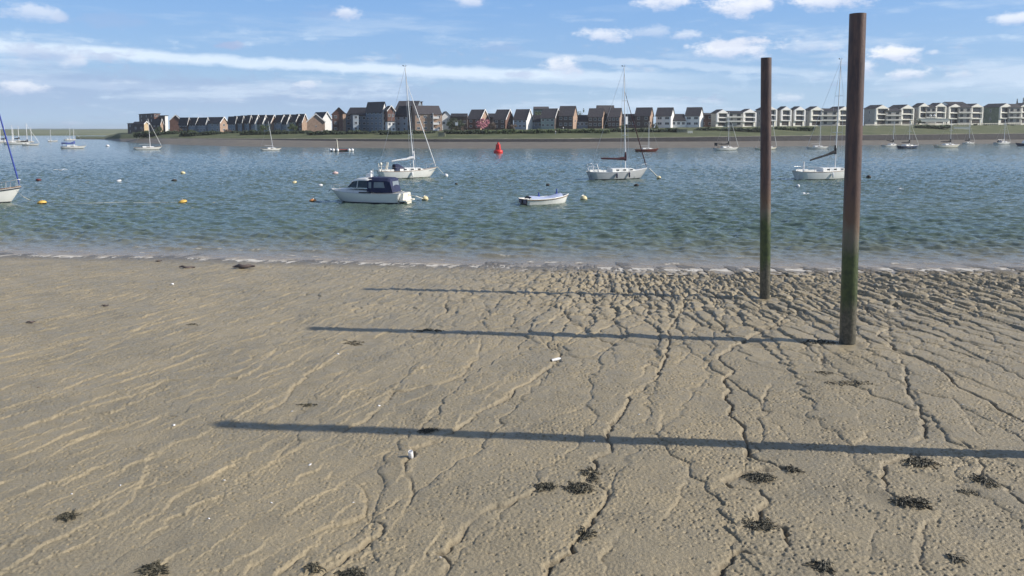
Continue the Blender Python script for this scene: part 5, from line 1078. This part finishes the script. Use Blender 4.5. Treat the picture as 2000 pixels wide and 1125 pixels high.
# a third post of the same row stands just outside the view and throws the long shadow in the foreground
tip = OnMud(420, 829); L3 = pA[1]*1.03/math.tan(SUN_EL); b3 = Vector((tip.x+L3*math.sin(SUN_AZ), tip.y+L3*math.cos(SUN_AZ), 0)); b3.z = float(mudbase(b3.x, b3.y))
t3 = b3+Vector((.12, 0, pA[1]*1.03)); pile(0, 0, 0, 0, None, 'third rusty post outside the right edge, whose shadow crosses the foreground', base=b3, top=t3)

# ------------------------------------------------------------------ things lying on the mud
from mathutils.bvhtree import BVHTree
def mudz(x, y):
    r = np.searchsorted(MY[:, 0], y); r = min(max(r, 0), MY.shape[0]-1); c = int(np.searchsorted(MX[r], x)); c = min(max(c, 0), MX.shape[1]-1); return float(MZ[r, c])
weedm = mat('wet bladderwrack', (.030, .029, .018), .65, .5, 20, c2=(.075, .066, .04)); weedg = mat('drying weed', (.07, .062, .035), .6, .4, 20)
def weed(px, py, wpx, hpx, label, n=90, m=weedm, seed=0, strand=False):
    c = OnMud(px, py); s = c.y/F; rx = wpx*s/2; ry = hpx*s/2/math.sin(math.atan2(CH-c.z, c.y))*.95; rr = random.Random(seed+int(px)); mb = MB()
    for i in range(n):
        a = rr.random()*6.28; q = rr.random()**.6; x = c.x+math.cos(a)*q*rx*.85; y = c.y+math.sin(a)*q*ry*.85; z0 = mudz(x, y)-c.z; hgt = .030*(1-q*q)*(0.2 if strand else 1)+.004; d = rr.random()*6.28; ln = rr.uniform(.05, .13); w = rr.uniform(.004, .010)
        pts = []; 
        for k in range(5):
            x += math.cos(d)*ln/4; y += math.sin(d)*ln/4; d += rr.gauss(0, .5); z = mudz(x, y)-c.z+hgt*(1-.16*k)+rr.uniform(0, .012); pts.append(Vector((x-c.x, y-c.y, z)))
        mb.tube(pts, [w, w*1.3, w*.8, w*1.2, w*.4], n=4)
    o = obj('seaweed_clump', mb, m); o.location = c; tag(o, label, 'seaweed', 'clumps of seaweed on the mud')
for i, a in enumerate([(1133, 956, 64, 24, 'ragged dark seaweed clump, lower left of the pair joined by a strand, lower centre', 150), (1155, 927, 30, 30, 'upright dark seaweed patch just above the ragged clump in the lower centre', 80), (1065, 953, 46, 14, 'small flat seaweed clump left of the ragged lower centre pair', 80), (1146, 1044, 30, 22, 'black seaweed lump at the edge of a rill near the bottom centre', 70),
 (1484, 933, 62, 20, 'oval dark seaweed clump where the deep rill bends back, right of centre', 150), (1547, 918, 38, 14, 'small sparse seaweed clump right of the oval clump by the rill bend', 70), (1798, 903, 72, 26, 'broad dark seaweed clump touching the long foreground shadow on the right', 170), (1785, 982, 88, 26, 'largest dark seaweed clump beside a small smooth pool at the right', 200),
 (1925, 942, 38, 26, 'seaweed tuft in a rill near the right edge', 80), (1487, 1026, 72, 30, 'dark tufted seaweed clump in the deep rill near the bottom right', 160), (1605, 1107, 46, 20, 'greenish seaweed clump at the bottom edge right of centre', 80), (300, 1114, 54, 22, 'dark seaweed clump at the bottom left', 110), (687, 1118, 56, 18, 'dark seaweed clump at the bottom edge left of centre', 110),
 (130, 1010, 38, 12, 'small oval seaweed clump alone in the lower left', 60), (612, 1110, 28, 10, 'small brown seaweed scrap beside the bottom edge clump', 30), (1867, 1090, 24, 10, 'tiny dark seaweed spot in the lower right corner', 30)]):
    weed(*a, seed=i)
for i, a in enumerate([(1655, 748, 110, 12, 'long thin stranded weed line below the nearer post', 90), (1610, 728, 40, 10, 'short weed strand just under the nearer post to its left', 30), (836, 646, 70, 6, 'dark weed lying along the shadow of the nearer post', 70), (1600, 668, 90, 10, 'weed gathered in the shadow at the foot of the nearer post', 110), (600, 791, 36, 7, 'small brown weed strand left of the foreground shadow middle', 30), (836, 841, 46, 10, 'dark weed smear inside the long foreground shadow', 60), (690, 668, 36, 12, 'weedy dark edge of the small pool below the nearer post shadow', 50), (378, 634, 24, 5, 'tiny weed scrap in the left middle mud', 20), (1895, 960, 50, 8, 'thin weed between the two right hand clumps', 30)]):
    weed(*a, seed=100+i, m=weedm if i != 4 else weedg, strand=True)
def litter():
    c = OnMud(803, 893); t = thing('can', 'white cylindrical can standing tilted beside a rill below the long shadow', 'can', c+Vector((0, 0, -.01)), .5); t.rotation_euler = (math.radians(18), math.radians(-8), .3); m = MB(); r = .045; h = .155
    m.rev([(0, 0), (r*.8, 0), (r, .012), (r, h-.015), (r*.82, h), (r*.78, h-.006), (0, h-.006)], n=20); obj('body', m, whitep, t); k = MB(); k.tube([(0, -r*.6, h+.001), (0, 0, h+.002), (0, r*.3, h+.001)], .006, n=5); obj('tab', k, steel, t)
    c = OnMud(1086, 705); t = thing('tube', 'white tube lying in the rill at the middle of the mud', 'litter', c+Vector((0, 0, .03)), math.radians(25)); m = MB(); m.tube([(-.13, 0, 0), (.08, 0, .02), (.11, 0, .02), (.13, 0, .02)], [.036, .036, .025, .025], n=12); obj('body', m, whitep, t); k = MB(); k.tube([(-.155, 0, -.005), (-.131, 0, 0)], .038, n=12); obj('cap', k, blackc, t)
    for (px, py, w, lab) in [(365, 524, 32, 'dark driftwood stick near the waterline on the left'), (476, 525, 44, 'dark humped driftwood by the waterline, right of the stick'), (310, 512, 14, 'small dark stone at the edge of the water on the left'), (205, 599, 16, 'small dark twig in the left far mud'), (60, 631, 18, 'small dark stone with a lit side at the left')]:
        c = OnMud(px, py); s = c.y/F*w; rr = random.Random(px); m = MB(); n = 7; m.tube([(s*(i/n-.5), .1*s*math.sin(i*1.3), .02+.05*s*rr.random()*2) for i in range(n+1)], [s*.03+s*.05*math.sin(math.pi*i/n)*(1+rr.random()) for i in range(n+1)], n=7)
        o = obj('driftwood' if 'stone' not in lab else 'stone', m, brickd); o.location = c+Vector((0, 0, mudz(c.x, c.y)-c.z)); tag(o, lab, 'driftwood' if 'stone' not in lab else 'stone', 'debris on the mud')
    sh = [(340, 833, 7, 'white shell left of the tip of the long shadow'), (605, 908, 8, 'white shell between the left rills and the white can'), (438, 938, 5, 'tiny white shell in the lower left middle'), (235, 950, 5, 'tiny white shell in the lower left'), (337, 556, 8, 'white shell in the left mud near the driftwood'), (741, 795, 6, 'white shell above the long shadow, near the middle left'), (1160, 862, 6, 'small white shell under the long shadow in the middle'), (530, 982, 5, 'tiny white shell right of the lower left rills'), (690, 982, 5, 'tiny shell near the bright curved rill edge'), (570, 803, 5, 'small pale shell beneath the brown weed strand'), (408, 1013, 6, 'pale mussel shell in the lower left'), (1248, 810, 5, 'pale shell right of the central rill'), (860, 1090, 5, 'pale shell near the bottom centre rill'), (660, 693, 5, 'shell above the middle rills left of the pool'), (75, 756, 5, 'dark shell on the left terraces'), (1880, 790, 5, 'shell in the right rills'), (140, 965, 4, 'faint shell near the oval weed clump')]
    for (px, py, w, lab) in sh:
        c = OnMud(px, py); s = c.y/F*w*.5; m = MB(); m.rev([(0, .45*s), (.5*s, .38*s), (.85*s, .18*s), (s, 0), (.9*s, -.05*s)], n=10); o = obj('shell', m, whitep if 'dark' not in lab else brickd); o.location = (c.x, c.y, mudz(c.x, c.y)+s*.1); o.rotation_euler = (.3, random.uniform(-.3, .3), random.random()*6); o.scale = (1.2, .8, 1); tag(o, lab, 'shell', 'shells on the mud')
litter()

# ------------------------------------------------------------------ air
hz = MB(); hz.box((0, 2000, 10), (9000, 4400, 30)); hm_ = bpy.data.materials.new('sea haze'); hm_.use_nodes = True; t_ = hm_.node_tree; t_.nodes.clear()
v_ = t_.nodes.new('ShaderNodeVolumePrincipled'); v_.inputs['Color'].default_value = (.93, .96, 1, 1); v_.inputs['Density'].default_value = .00014; v_.inputs['Anisotropy'].default_value = .2
o_ = t_.nodes.new('ShaderNodeOutputMaterial'); t_.links.new(v_.outputs[0], o_.inputs['Volume']); obj('haze', hz, hm_, kind='stuff')
